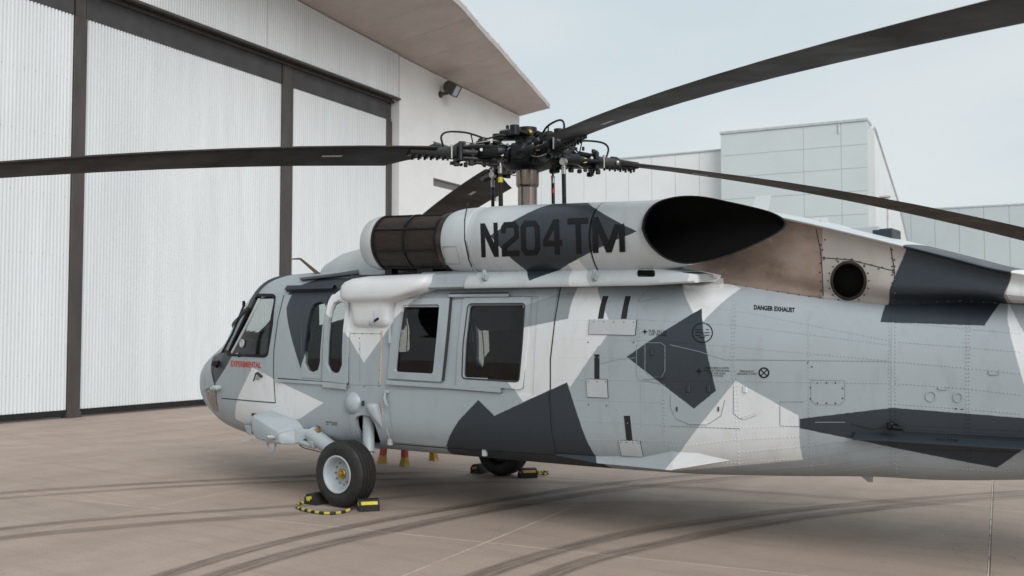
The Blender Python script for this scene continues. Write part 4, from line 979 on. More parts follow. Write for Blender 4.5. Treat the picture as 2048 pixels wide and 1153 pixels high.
# ---- lower side skirt and its wedge
def skirt(xs, yt, yb_, yo):
    v = []; 
    for x, a, b, o in zip(xs, yt, yb_, yo):
        t = hit(HB, x, a, -1.05)[0]; bt = onY(x, b, o); v.append([t+Vector((0, .02, .01)), t+Vector((0, -.004, 0)), bt, bt+Vector((0, .03, -.003)), Vector((bt.x, -.6, bt.z-.01))])
    return MB().loft(v, closed=False, cap=False)
both(skirt([1112, 1195, 1240, 1290, 1340, 1346], [908, 913, 913, 914, 904, 904], [911, 927, 931, 936, 941, 941], [-1.11, -1.10, -1.09, -1.085, -1.09, -1.09]), 'lower_skirt', 'hullpaint', heli, smooth=25)
both(MB().hull([H(1340, 903), H(1400, 907), H(1462, 921), onY(1346, 940, -1.09), H(1340, 903)+Vector((0, .2, 0)), H(1462, 921)+Vector((0, .15, .02)), onY(1346, 940, -.9)]), 'skirt_wedge', 'hullpaint', heli, smooth=0)

# ---- tail step rail
def shelfpts(x, yt, out):
    t = hit(HB, x, yt, -.8)[0]; return [t+Vector((0, .02, 0)), t+Vector((0, -out, -.045)), t+Vector((0, -out, -.055)), t+Vector((0, .02, -.02))]
both(MB().loft([shelfpts(x, y, o) for x, y, o in ((1704, 862, .0), (1712, 864, .09), (1785, 866, .09), (1900, 873, .10), (2048, 881, .11), (2250, 892, .12))]), 'tail_step', 'slate', heli, smooth=20)
both(strip(HB, [(1705, 846), (1745, 856), (1795, 846), (1812, 862), (1935, 868), (2060, 874)], .012, .012), 'step_edge', 'slate', heli)
stb = MB().loft([shelfpts(x, y, o) for x, y, o in ((1704, 862, .0), (1712, 864, .09), (1785, 866, .09), (1900, 873, .10), (2048, 881, .11), (2250, 892, .12))]).bvh()
letters('NO STEP', 1872, 882, 1918, 885, 4.5, bv=stb, fb=-.95)
p = H(1784, 851); q = MB(); q.box(p+Vector((0, -.03, 0)), (.05, .07, .06), None, .012); q.cyl(p+Vector((.02, -.06, -.01)), p+Vector((.08, -.05, -.02)), .018); both(q, 'tie_down_fitting', 'hubblack', heli)
for c, r_ in (((1862, 793), 10), ((1916, 795), 9)):
    both(strip(HB, circ(*c, r_), .008, .006, 4, closed=True), 'round_cover_rim', 'hullpaint', heli)
for pts in ([(1978, 740), (1980, 749), (1998, 749), (2000, 741)], [(1876, 775), (1880, 779), (1893, 779), (1896, 775)]): both(strip(HB, pts, .008, .008, 4), 'drain_scupper', 'hullpaint', heli)
for x, y in ((1303, 705), (1376, 778), (1417, 778), (1490, 779)):
    p, nn = hit(HB, x, y); q = MB(); q.box(p+nn*.004, (.035, .014, .06), None, .006); both(q, 'panel_latch', 'hullpaint', heli)
for pts in ([(1376, 847), (1416, 848)], [(1288, 757), (1330, 756)], [(1485, 838), (1512, 829)]): both(strip(HB, pts, .012, .009, 5), 'panel_hinge', 'hullpaint', heli)
for x in (1354, 1437): both(strip(HB, [(x, 814), (x, 823)], .010, .008, 4), 'latch_slot', 'seam', heli)
# belly fins and aerials
for x, y, h_ in ((1592, 950, .0), (1728, 955, .035)):
    p = onY(x, y, -.35); MB().hull([p+Vector(v) for v in ((-.09, -.012, .06), (.07, -.012, .06), (.07, .012, .06), (-.09, .012, .06), (.03, 0, -h_), (.07, 0, -h_))]).build('belly_aerial', 'dome', heli, smooth=0)

# ---- tail, mostly out of the picture to the right
MB().loft([[Vector((x+o*.0, y*t_, z)) for y, x in ((0, x0), (-1, x0+.25*(x1-x0)), (-.8, x0+.6*(x1-x0)), (0, x1), (.8, x0+.6*(x1-x0)), (1, x0+.25*(x1-x0)))] for z, x0, x1, t_, o in ((1.35, 8.7, 10.2, .14, 0), (1.9, 9.2, 10.6, .13, 0), (3.6, 10.6, 11.6, .08, 0))]).build('tail_fin', 'grey', heli, smooth=50)
q = MB(); q.hull([(9.7, -2.15, 1.55), (10.6, -2.1, 1.55), (9.6, 0, 1.5), (10.7, 0, 1.55), (9.6, 2.15, 1.55), (10.6, 2.1, 1.55), (10.1, -2.1, 1.62), (10.1, 2.1, 1.62)]); q.build('stabilator', 'grey', heli, smooth=0)
tw = empty('tail_wheel', (8.0, 0, .2)); tw.parent = heli
MB().lathe((8.0, -.09, .2), (0, 1, 0), [(0, .09), (0, .15), (.03, .19), (.09, .2), (.15, .19), (.18, .15), (.18, .09)], 28).build('tyre', 'rubber', tw).matrix_parent_inverse = Matrix.Translation((-8.0, 0, -.2))
q = MB(); q.cyl((8.0, .12, .2), (7.6, .0, 1.0), .05); q.cyl((8.0, -.12, .2), (7.6, .0, 1.0), .05); q.cyl((8.0, -.13, .2), (8.0, .13, .2), .04); q.build('tail_gear_fork', 'grey', heli)

# ---- aerials on the back
MB().hull([onY(1503, 416, 0), onY(1536, 416, 0), onY(1511, 394, 0), onY(1542, 391, 0), onY(1506, 416, .03), onY(1536, 416, .03), onY(1512, 395, .02), onY(1541, 393, .02), onY(1500, 440, 0), onY(1530, 440, .03)], .004).build('blade_aerial', 'white', heli, smooth=0)
for dx in (0, 14):
    MB().hull([onY(1620+dx, 452, -.3), onY(1645+dx, 456, -.3), onY(1628+dx, 436, -.3), onY(1640+dx, 436, -.3), onY(1620+dx, 454, -.26), onY(1645+dx, 458, -.26), onY(1630+dx, 436, -.27), onY(1640+dx, 436, -.27)], .003).build('fin_aerial', 'white', heli, smooth=0)
MB().box(onY(1728, 474, -.25)+Vector((0, .12, 0)), (.26, .26, .17), None, .01).build('beacon_base', 'dome', heli, smooth=0); MB().box(onY(1765, 476, -.25)+Vector((0, .12, 0)), (.17, .262, .15), None, .01).build('beacon_cover', 'slate', heli, smooth=0)
MB().box(onY(1738, 461, -.25)+Vector((0, .1, 0)), (.24, .2, .03), None, .01).build('beacon_lid', 'white', heli, smooth=0)
MB().tube([onY(x, y, -.45) for x, y in ((1575, 441), (1600, 443), (1618, 447), (1650, 456), (1680, 461), (1710, 470))], .012, 6).build('deck_cable', 'hubblack', heli)

# ---- white upper strut hood and bulges
def hoodring(z, x0, x1, yo, n=36, e=7.5):
    out = []
    for k in range(n+1):
        t = -1+2*k/n; out.append(Vector((x0+(x1-x0)*(t+1)/2, -.92+(yo+.92)*(max(0, 1-abs(t)**e))**(1/e), z)))
    return out
hs = [(2.325, -0.98, -0.34, -0.95), (2.318, -1.16, -0.2, -1.08), (2.295, -1.3, -0.2, -1.161), (2.26, -1.36, -0.2, -1.225), (2.22, -1.385, -0.2, -1.255), (2.16, -1.39, -0.24, -1.268), (2.11, -1.38, -0.4, -1.268), (2.085, -1.365, -0.5, -1.262), (2.065, -1.33, -0.58, -1.247), (2.05, -1.285, -0.64, -1.225), (2.035, -1.26, -0.68, -1.214), (1.98, -1.25, -0.7, -1.211), (1.88, -1.24, -0.705, -1.207), (1.83, -1.225, -0.71, -1.2), (1.805, -1.2, -0.72, -1.182), (1.79, -1.18, -0.73, -1.161), (1.775, -1.165, -0.74, -1.135), (1.765, -1.165, -0.74, -1.1)]
both(MB().loft([hoodring(*h) for h in hs]), 'strut_hood', 'white', heli, smooth=60)
p = onY(748, 640, -1.262); q = MB(); q.cyl(p+Vector((-.06, .01, -.05)), p+Vector((.07, -.03, .01)), .016, .012, 10); q.cyl(p+Vector((0, .01, -.02)), p+Vector((0, .0, .09)), .008, .005, 8); q.sph(p+Vector((-.02, -.005, -.03)), (.045, .018, .03)); both(q, 'vent_fitting', 'rim', heli)
q = MB(); q.cyl(p+Vector((.03, -.02, -.01)), p+Vector((.085, -.035, .01)), .014, n=10); both(q, 'vent_tip', 'hubblack', heli)
p = H(703, 807); q = MB(); q.sph(p+Vector((.02, .05, .0)), (.125, .115, .13), 24, 16); both(q, 'strut_bulge', 'grey', heli, smooth=60)
p = H(748, 818); q = MB(); q.hull([p+Vector(v) for v in ((-.10, -.02, .06), (-.02, -.10, .04), (.07, -.09, .06), (.09, 0, .06), (.12, -.01, -.19), (.09, .02, -.20), (-.06, -.03, -.03), (-.1, .05, .05), (.1, .05, 0), (.02, -.10, -.04))], .02); both(q, 'strut_bulge', 'grey', heli, smooth=60)
both(strip(HB, [(728, 802), (728, 812)], .014, .03, 3), 'drain_slot', 'seam', heli)
p = H(776, 790); q = MB(); q.box(p+Vector((0, -.02, .03)), (.06, .04, .035), None, .01); q.tube([p+Vector((-.005, -.035, .02)), p+Vector((-.005, -.05, -.03)), p+Vector((.02, -.05, -.09)), p+Vector((.035, -.03, -.115))], [.012, .013, .012, .006], 8); both(q, 'door_handle', 'grey', heli)
q = MB(); p = H(784, 672); q.box(p+Vector((0, -.035, 0)), (.03, .03, .16), None, .008); both(q, 'door_grip', 'grey', heli)
for x, y in ((783, 884), (972, 905)): p = H(x, y); q = MB(); q.box(p+Vector((0, -.02, 0)), (.045, .04, .07), None, .006); both(q, 'door_stop', 'dome', heli)
# nose details
p = H(521, 750); q = MB(); q.box(p+Vector((0, -.015, 0)), (.10, .03, .03), Matrix.Rotation(radians(28), 3, 'Y'), .008); q.tube([p+Vector((-.04, -.03, .02)), p+Vector((-.06, -.04, -.05)), p+Vector((-.08, -.03, -.07))], .008, 6); both(q, 'door_lever', 'brown', heli)
p = H(438, 776, -.7); q = MB(); q.box(p+Vector((0, -.03, 0)), (.12, .10, .06), None, .02); q.cyl(p+Vector((-.10, -.04, -.01)), p, .02); both(q, 'pitot_fitting', 'rim', heli)
p = H(436, 726, -.7); q = MB(); q.box(p+Vector((0, -.02, 0)), (.10, .07, .05), None, .01); q.cyl(p+Vector((-.03, -.05, -.02)), p+Vector((.05, -.05, -.04)), .022); both(q, 'wiper_base', 'hubblack', heli)
q = MB(); q.tube([H(448, 705, -.6)+Vector((-.02, -.01, 0)), H(470, 670, -.6)+Vector((-.03, -.02, 0)), H(497, 606, -.6)+Vector((-.04, -.02, 0))], .014, 6); q.box(H(496, 608, -.6)+Vector((-.05, -.02, 0)), (.03, .04, .07), None, .01); both(q, 'wiper_arm', 'hubblack', heli)
sj = MB()
for pts in ([(430, 715), (425, 745), (430, 770), (410, 782)], [(432, 770), (433, 800), (436, 822)]): sj.add(*(lambda s: (s.v, s.f))(strip(HB, pts, .012, .004, 5, -.6)))
tag(sj.build('nose_joint', 'seam', heli, smooth=0), kind='stuff')
skin(HB, [(411, 781), (428, 772), (433, 790), (437, 824), (428, 822), (418, 806)], [], .004, .005, 6, -.6).build('nose_reflection_patch', 'nosereflect', heli, smooth=40)  # thin skin that paints the brown reflection onto the lower nose
# fixed post inside the cockpit window and little round vent
both(strip(HB, [(517, 597), (497, 640), (475, 682), (462, 706)], .035, -.02), 'window_post', 'dome', heli)
p, nn = hit(HB, 484, 687); q = MB(); q.lathe(p-nn*.005, nn, [(0, .048), (.012, .048), (.014, .040), (.006, .036)], 24); both(q, 'window_vent', 'dome', heli)

# ---- interior seen through the glass
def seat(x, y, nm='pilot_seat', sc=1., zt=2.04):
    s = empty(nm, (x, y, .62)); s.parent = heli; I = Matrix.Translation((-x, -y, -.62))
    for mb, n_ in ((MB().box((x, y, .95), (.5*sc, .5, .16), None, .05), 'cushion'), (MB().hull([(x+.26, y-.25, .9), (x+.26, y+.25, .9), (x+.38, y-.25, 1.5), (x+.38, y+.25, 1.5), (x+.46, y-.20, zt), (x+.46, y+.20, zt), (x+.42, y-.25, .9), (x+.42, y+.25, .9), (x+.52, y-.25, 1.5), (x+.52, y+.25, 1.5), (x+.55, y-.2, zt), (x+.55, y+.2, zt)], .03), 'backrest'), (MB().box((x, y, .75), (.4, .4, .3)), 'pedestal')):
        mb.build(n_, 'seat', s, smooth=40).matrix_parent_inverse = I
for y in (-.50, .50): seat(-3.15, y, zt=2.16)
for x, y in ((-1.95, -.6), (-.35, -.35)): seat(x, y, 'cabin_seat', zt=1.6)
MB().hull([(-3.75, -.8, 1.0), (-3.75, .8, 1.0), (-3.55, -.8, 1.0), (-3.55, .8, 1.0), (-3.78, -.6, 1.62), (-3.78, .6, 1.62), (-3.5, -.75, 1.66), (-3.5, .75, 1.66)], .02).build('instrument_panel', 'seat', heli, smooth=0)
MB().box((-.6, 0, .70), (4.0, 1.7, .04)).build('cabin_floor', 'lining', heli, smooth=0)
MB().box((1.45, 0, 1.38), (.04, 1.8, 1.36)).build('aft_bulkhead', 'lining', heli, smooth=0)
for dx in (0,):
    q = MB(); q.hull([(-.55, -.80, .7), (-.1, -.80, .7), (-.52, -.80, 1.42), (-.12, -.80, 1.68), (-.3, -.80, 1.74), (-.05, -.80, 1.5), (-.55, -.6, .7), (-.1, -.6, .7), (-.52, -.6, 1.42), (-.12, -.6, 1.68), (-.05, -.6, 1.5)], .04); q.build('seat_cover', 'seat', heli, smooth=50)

# ---- drag beam fairing, strut, wheel, axle
BX = [onY(503, 831, -1.33), onY(557, 864, -1.36), onY(559, 889, -1.36), onY(531, 886, -1.34), onY(511, 877, -1.33), onY(503, 862, -1.33), onY(590, 858, -1.19), onY(591, 889, -1.22), onY(549, 820, -1.07), onY(600, 838, -1.09), onY(613, 850, -1.06)]
BX += [Vector((-2.75, -.95, .84)), Vector((-2.75, -.95, .6)), Vector((-1.95, -.95, .58)), Vector((-1.95, -.95, .72))]
both(MB().hull(BX, .018), 'drag_beam_fairing', 'grey', heli, smooth=40)
both(MB().hull([onY(589, 859, -1.20), onY(622, 858, -1.12), onY(625, 871, -1.13), onY(591, 888, -1.22), onY(589, 859, -1.02), onY(622, 858, -1.0), onY(625, 871, -1.0), onY(591, 888, -1.02)], .006), 'drag_beam_bracket', 'grey', heli, smooth=20)
both(MB().lathe(onY(552, 876, -1.375), Vector((-1, .02, .02)), [(0, .004), (.05, .022), (.09, .03), (.11, .026)], 16), 'landing_light', 'chrome', heli)
c = onY(543, 889, -1.3); q = MB(); q.tube([c+Vector((.062*cos(a), 0, .078*sin(a))) for a in [2*pi*k/20 for k in range(20)]], .012, 8, True); both(q, 'tie_down_ring', 'grey', heli)
both(MB().hull([onY(480, 881, -1.2), onY(506, 876, -1.2), onY(508, 881, -1.2), onY(483, 887, -1.2), onY(480, 881, -1.14), onY(506, 876, -1.1), onY(508, 881, -1.1), onY(483, 887, -1.14)], .004), 'boarding_step', 'dome', heli, smooth=0)
both(MB().hull([onY(488, 850, -1.1), onY(503, 852, -1.15), onY(503, 872, -1.15), onY(494, 868, -1.1), onY(488, 850, -.9), onY(503, 872, -.9)], .006), 'step_bracket', 'grey', heli, smooth=0)
both(strip(HB, [(506, 829), (520, 832), (533, 827)], .03, .02, 4), 'hinge_slot', 'seam', heli)
AX = Vector((-1.125, -1.355, .33))
jt = Vector((-1.86, -1.12, .66))
q = MB(); q.cyl(jt, AX+Vector((-.12, .20, .06)), .085, .078, 20); q.cyl(AX+Vector((-.34, .17, .15)), AX+Vector((-.32, .172, .142)), .092, n=20); q.cyl(AX+Vector((-.14, .20, .06)), AX+Vector((.06, .22, .0)), .07, n=16); q.cyl(AX+Vector((0, .26, 0)), AX+Vector((0, -.05, 0)), .045)
both(q, 'drag_beam', 'grey', heli)
q = MB(); q.cyl(jt+Vector((.02, -.02, -.07)), jt+Vector((.12, -.06, -.10)), .05, .045, 12); q.cyl(jt+Vector((-.12, -.05, -.09)), jt+Vector((.1, -.05, -.12)), .03); both(q, 'brake_line_block', 'grey', heli)
q = MB(); q.tube(catmull([jt+Vector((-.15, -.05, -.08)), jt+Vector((-.08, -.06, -.14)), jt+Vector((.2, -.08, -.17)), jt+Vector((.5, -.1, -.22))], 6), .006, 6); both(q, 'brake_hose', 'brown', heli)
q = MB(); a0 = onY(618, 858, -1.12); q.tube(catmull([a0, onY(634, 862, -1.13), onY(640, 872, -1.14), onY(646, 880, -1.15), onY(648, 888, -1.15)], 5), .008, 6); q.tube([onY(622, 843, -1.12), onY(640, 856, -1.13)], .005, 6); both(q, 'hydraulic_hose', 'hubblack', heli)
q = MB(); q.cyl(onY(632, 862, -1.14), onY(639, 863, -1.15), .022); both(q, 'hose_coupling', 'brass', heli)
s0, s1 = Vector((-1.095, -1.06, 1.02)), onY(737, 905, -1.17); s2 = s1+(s1-s0).normalized()*.2; q = MB(); q.cyl(s0, s1, .060, n=24); q.cyl(s1, s2, .048, n=20); q.lathe(s1-(s1-s0).normalized()*.03, s1-s0, [(0, .064), (.03, .064)], 24); q.cyl(s2, AX+Vector((0, .17, 0)), .045)
both(q, 'shock_strut', 'grey', heli)
def wheel(y, sgn):
    w_ = empty('main_wheel', (AX.x, y, AX.z)); w_.parent = heli; I = Matrix.Translation((-AX.x, -y, -AX.z)); o = Vector((AX.x, y, AX.z)); d = Vector((0, sgn, 0))
    tp = [(-.09, .175), (-.118, .19), (-.132, .23), (-.130, .27), (-.118, .30), (-.104, .316), (-.094, .323)]
    for t in (-.082, -.042, .0, .042): tp += [(t, .327+.004*(1-abs(t)/.1)), (t+.030, .327+.004*(1-abs(t)/.1)), (t+.032, .3205), (t+.037, .3205)]
    tp = tp[:-4]+[(.042, .329), (.072, .328), (.074, .3205), (.080, .3205), (.094, .323), (.104, .316), (.118, .30), (.130, .27), (.132, .23), (.118, .19), (.09, .175)]
    MB().lathe(o, d, tp, 56, False, False).build('tyre', 'rubber', w_, smooth=25).matrix_parent_inverse = I
    r_ = MB().lathe(o, d, [(.10, .172), (.122, .188), (.130, .188), (.132, .180), (.126, .168), (.11, .160), (.07, .152), (.03, .142), (.02, .125), (.022, .10), (.03, .075), (.045, .06), (.045, .0)], 48, False, True).build('rim', 'rim', w_, smooth=30); r_.matrix_parent_inverse = I
    b_ = MB()
    for k in range(12): a = 2*pi*k/12; b_.cyl(o+d*.018+Vector((.112*cos(a), 0, .112*sin(a))), o+d*.036+Vector((.112*cos(a), 0, .112*sin(a))), .009, n=8)
    b_ = b_.build('rim_bolt', 'steel', w_); b_.matrix_parent_inverse = I; b_['kind'] = 'stuff'
    MB().lathe(o, d, [(.03, .052), (.06, .052), (.066, .045), (.066, .032), (.085, .03), (.088, .0)], 20, False, True).build('hub_cap', 'brass', w_, smooth=30).matrix_parent_inverse = I
    MB().box(o+d*.032+Vector((.06, 0, -.09)), (.045, .012, .03), Matrix.Rotation(.7, 3, 'Y'), .003).build('valve_mark', 'redpaint', w_).matrix_parent_inverse = I
    MB().lathe(o, d, [(-.10, .172), (-.06, .16), (-.06, .0)], 32, False, True).build('brake_drum', 'hubblack', w_).matrix_parent_inverse = I
wheel(-1.355, -1); wheel(1.355, 1)

# ---- main rotor
HUB = Vector((.16, 0, 3.587))
MB().lathe((HUB.x, 0, 2.80), (0, 0, 1), [(0, .13), (.12, .13), (.14, .102), (.46, .102), (.48, .118), (.49, .121), (.66, .121), (.66, .10), (.8, .10)], 40).build('rotor_mast', 'mast', heli)
MB().lathe((HUB.x, 0, 2.90), (0, 0, 1), [(0, .36), (.05, .36), (.06, .30), (.12, .28), (.13, .16)], 32).build('swashplate', 'hubblack', heli)
hub = MB(); hub.lathe((HUB.x, 0, 3.44), (0, 0, 1), [(0, .16), (.03, .24), (.07, .27), (.16, .28), (.20, .24), (.23, .17), (.27, .17), (.28, .13), (.36, .13)], 32)
for az in (0, 90, 180, 270):
    r3 = Matrix.Rotation(radians(az+12), 3, 'Z'); hub.box(HUB+r3 @ Vector((.19, 0, .01)), (.18, .2, .2), r3, .03)
rotor_hub = hub.build('rotor_hub', 'hubblack', heli, smooth=40)
# top plate, vibration absorber arms
tp_ = MB()
for az in (12, 102, 192, 282):
    r3 = Matrix.Rotation(radians(az), 3, 'Z'); tp_.hull([HUB+r3 @ Vector(v) for v in ((.05, -.10, .20), (.05, .10, .20), (.38, -.035, .20), (.38, .035, .20), (.05, -.10, .235), (.05, .10, .235), (.38, -.035, .235), (.38, .035, .235))], .006)
tp_.lathe(HUB+Vector((0, 0, .18)), (0, 0, 1), [(0, .14), (.07, .14), (.08, .10), (.13, .10)], 24); tp_.build('vibration_absorber', 'hubblack', heli, smooth=30)
q = MB()
for az in (12, 102, 192, 282): r3 = Matrix.Rotation(radians(az), 3, 'Z'); q.lathe(HUB+r3 @ Vector((.35, 0, .17)), (0, 0, 1), [(0, .05), (.10, .05), (.105, .03)], 16)
tag(q.build('absorber_weight', 'hubblack', heli), kind='stuff')
pb = onY(1022, 272, -.12); q = MB(); q.hull([onY(998, 263, -.2), onY(1042, 257, -.2), onY(1046, 256, .0), onY(1003, 260, 0), onY(999, 272, -.2), onY(1036, 270, -.2), onY(1044, 264, 0), onY(1003, 270, 0)], .006); q.build('hub_junction_box', 'hubblack', heli, smooth=20)
q = MB()
for x in (1015, 1035): p = onY(x, 258, -.1); q.cyl(p, p+Vector((0, 0, .03)), .018, n=8); q.cyl(p, p+Vector((0, 0, .04)), .010, n=8)
tag(q.build('box_bolt', 'hubblack', heli), kind='stuff')
q = MB(); q.lathe(onY(1060, 266, -.1), Vector((-.3, -1, 0)), [(0, .035), (.03, .03), (.031, .012)], 14); q.build('hub_cap_plug', 'brass', heli)
BL = {'A': (-124., .031, .01694, 12.3), 'B': (-34., -.0087, .01694, 10.5), 'C': (56., .0133, .01694, 8.6), 'D': (146., .031, .01694, 10.5)}
AF_ = [(0., .0), (.012, .030), (.05, .062), (.13, .078), (.30, .082), (.50, .070), (.75, .038), (.95, .010), (1., .004), (.95, -.004), (.75, -.012), (.50, -.022), (.30, -.030), (.13, -.032), (.05, -.027), (.012, -.014)]
for key, (az, da, db, th0) in BL.items():
    a = radians(az); er = Vector((cos(a), sin(a), 0)); el = Vector((-sin(a), cos(a), 0)); ez = Vector((0, 0, 1))     # el: towards the leading edge (anticlockwise from above)
    def zdrop(r_): return -(da*(r_-.6)+db*max(0, r_-.6)**2-.00064*max(0, r_-.6)**3) if r_ > .6 else 0
    def P3(r_, l, z): return HUB+er*r_+el*l+ez*(z+zdrop(r_))
    r3 = Matrix((er, el, ez)).transposed()
    blade = empty('rotor_blade', HUB); blade.parent = heli; I = Matrix.Translation(-HUB)
    def put(mb, n_, m_, sm=35, st=False):
        o = mb.build(n_, m_, blade, smooth=sm); o.matrix_parent_inverse = I
        if st: o['kind'] = 'stuff'
        return o
    rings = []; RR = [1.02, 1.10, 1.16, 1.22, 1.45, 1.8, 2.4, 3., 3.6, 4.2, 4.8, 5.4, 6., 6.6, 7.2, 7.55, 7.9, 8.18]
    for r_ in RR:
        th = radians(th0-1.92*(r_-1.5)); ch = .53
        c0 = min(1., max(.30, (r_-1.02)/(1.46-1.02)*.70+.30)) if r_ < 1.46 else 1.
        sw = max(0, (r_-7.55))*.36
        if r_ < 1.2: th = radians(th0+.5)
        ring_ = []
        for x, y in AF_:
            xx = min(x, c0) if c0 < 1 else x; l = (.25-xx)*ch-sw; zt_ = y*ch*.72
            ring_.append(P3(r_, l*cos(th)-zt_*sin(th), l*sin(th)+zt_*cos(th)))
        rings.append(ring_)
    put(MB().loft(rings), 'blade_skin', 'blade', 50)
    lab = MB(); r_ = 1.95; th = radians(th0-1.2)
    pts = []
    for dr, x in ((0, .37), (.20, .37), (.20, .45), (0, .45)):
        y = -.0285+(x-.35)*.055; l = (.25-x)*.53; z_ = y*.53*.72-.004; pts.append(P3(r_+dr, l*cos(th)-z_*sin(th), l*sin(th)+z_*cos(th)))
    lab.add(pts, [(0, 1, 2, 3)]); put(lab, 'data_label', 'plate', 0)
    arm = MB(); thm = Matrix.Rotation(radians(-th0*.6), 3, 'X'); q3 = r3
    arm.hull([P3(*v) for v in ((.22, -.09, .10), (.22, .09, .10), (.22, -.09, .03), (.22, .09, .03), (.80, -.05, .075), (.80, .05, .075), (.80, -.05, .045), (.80, .05, .045), (.45, -.09, .10), (.45, .09, .10))], .01)
    arm.hull([P3(*v) for v in ((.22, -.09, -.10), (.22, .09, -.10), (.22, -.09, -.05), (.22, .09, -.05), (.80, -.05, -.07), (.80, .05, -.07), (.80, -.05, -.04), (.80, .05, -.04))], .01)
    for r_ in (.30, .46, .62, .78): arm.hull([P3(r_+dx, y, z) for dx in (-.022, .022) for y in (-.055, .055) for z in (-.06, .06)], .004)
    put(arm, 'yoke', 'hubblack', 30)
    put(MB().lathe(P3(.18, 0, 0), er, [(0, .11), (.06, .115), (.10, .09), (.14, .10), (.18, .085), (.24, .06), (.78, .055), (.80, .07), (.86, .07), (.90, .05)], 20), 'spindle', 'hubblack', 30)
    cf = MB(); cf.hull([P3(*v) for v in ((.80, -.075, .055), (.80, .075, .055), (.80, -.075, -.06), (.80, .075, -.06), (1.30, -.06, .034), (1.30, .085, .034), (1.30, -.06, -.034), (1.30, .085, -.034))], .012)
    cf.box(P3(.77, 0, 0), (.05, .20, .20), r3, .012); put(cf, 'blade_cuff', 'hubblack', 30)
    bo = MB()
    for k in range(6):
        for l in (-.03, .04): bo.cyl(P3(.92+k*.065, l, .03), P3(.92+k*.065, l, -.075), .013, n=8)
    put(bo, 'cuff_bolt', 'hubblack', 30, True)
    sb = MB()
    for r_, l, z0, z1 in ((.86, -.07, -.07, .07), (.86, .07, -.07, .07), (.40, -.10, .04, .07), (.62, -.075, -.03, .0)): sb.cyl(P3(r_, l, z0), P3(r_, l, z1), .013, n=10)
    for r_, l, z in ((.34, -.115, -.02), (.52, -.10, .0), (.70, -.085, .02), (.34, .115, -.02), (.56, .1, .02)): sb.cyl(P3(r_, l, z), P3(r_, l*1.28, z), .017, n=10); 
    rg_ = random.Random(az+5)
    for k in range(9):
        r_, l, z = rg_.uniform(.22, .84), rg_.choice((-.12, -.1, .1, .12)), rg_.uniform(-.1, .1); d_ = Vector((rg_.uniform(-1, 1), rg_.uniform(-1, 1), rg_.uniform(-1, 1))).normalized()*rg_.uniform(.02, .05)
        sb.cyl(P3(r_, l, z), P3(r_, l, z)+d_, rg_.uniform(.006, .013), n=8)
    sb.sph(P3(1.02, -.075, .0), .028, 10, 8); put(sb, 'steel_pin', 'steel', 40, True)
    dm = MB(); dm.lathe(P3(.26, -.20, -.03), (P3(.80, -.10, -.01)-P3(.26, -.20, -.03)), [(0, .02), (.03, .05), (.05, .058), (.26, .058), (.28, .045), (.30, .024), (.50, .02), (.52, .036), (.56, .036)], 18); put(dm, 'lead_lag_damper', 'hubblack', 35)
    ph = MB(); ph.hull([P3(*v) for v in ((.42, .08, .03), (.58, .08, .03), (.42, .08, -.06), (.58, .08, -.06), (.36, .30, .02), (.44, .30, .02), (.36, .30, -.04), (.44, .30, -.04))], .01); put(ph, 'pitch_horn', 'hubblack', 30)
    hs_ = MB(); hs_.tube(catmull([P3(.92, .0, .05), P3(.95, -.0, .16), P3(.88, -.01, .215), P3(.70, -.02, .22), P3(.58, -.03, .20), P3(.45, -.02, .17), P3(.30, -.02, .215), P3(.18, 0, .20)], 6), .011, 6); hs_.tube([P3(.62, -.025, .20), P3(.60, -.02, .10)], .007, 6); put(hs_, 'de_ice_cable', 'hubblack', 60)
    wr = MB(); wr.tube(catmull([P3(.34, -.12, .03), P3(.45, -.17, -.05), P3(.58, -.13, -.10), P3(.66, -.06, -.08)], 5), .006, 6); wr.tube(catmull([P3(.30, .10, .09), P3(.42, .16, .12), P3(.60, .12, .09), P3(.72, .04, .10)], 5), .005, 6); put(wr, 'hydraulic_line', 'steel', 60, True)
    bk = MB()
    rng = random.Random(az)
    for k in range(24):
        r_ = rng.uniform(.24, .82); l = rng.uniform(-.13, .13); z = rng.choice((-.12, -.10, .09, .11, .0)); s_ = [rng.uniform(.02, .06) for _ in range(3)]
        bk.box(P3(r_, l, z), s_, r3, .006)
    bk.lathe(P3(.50, -.01, .10), ez, [(0, .07), (.03, .07), (.035, .05), (.06, .045)], 14); put(bk, 'bracket', 'hubblack', 30, True)
    yb_ = MB(); yb_.cyl(P3(.60, -.115, -.02), P3(.60, -.15, -.02), .028, n=12); put(yb_, 'coloured_fitting', 'ylw' if key == 'C' else 'brass', 35)
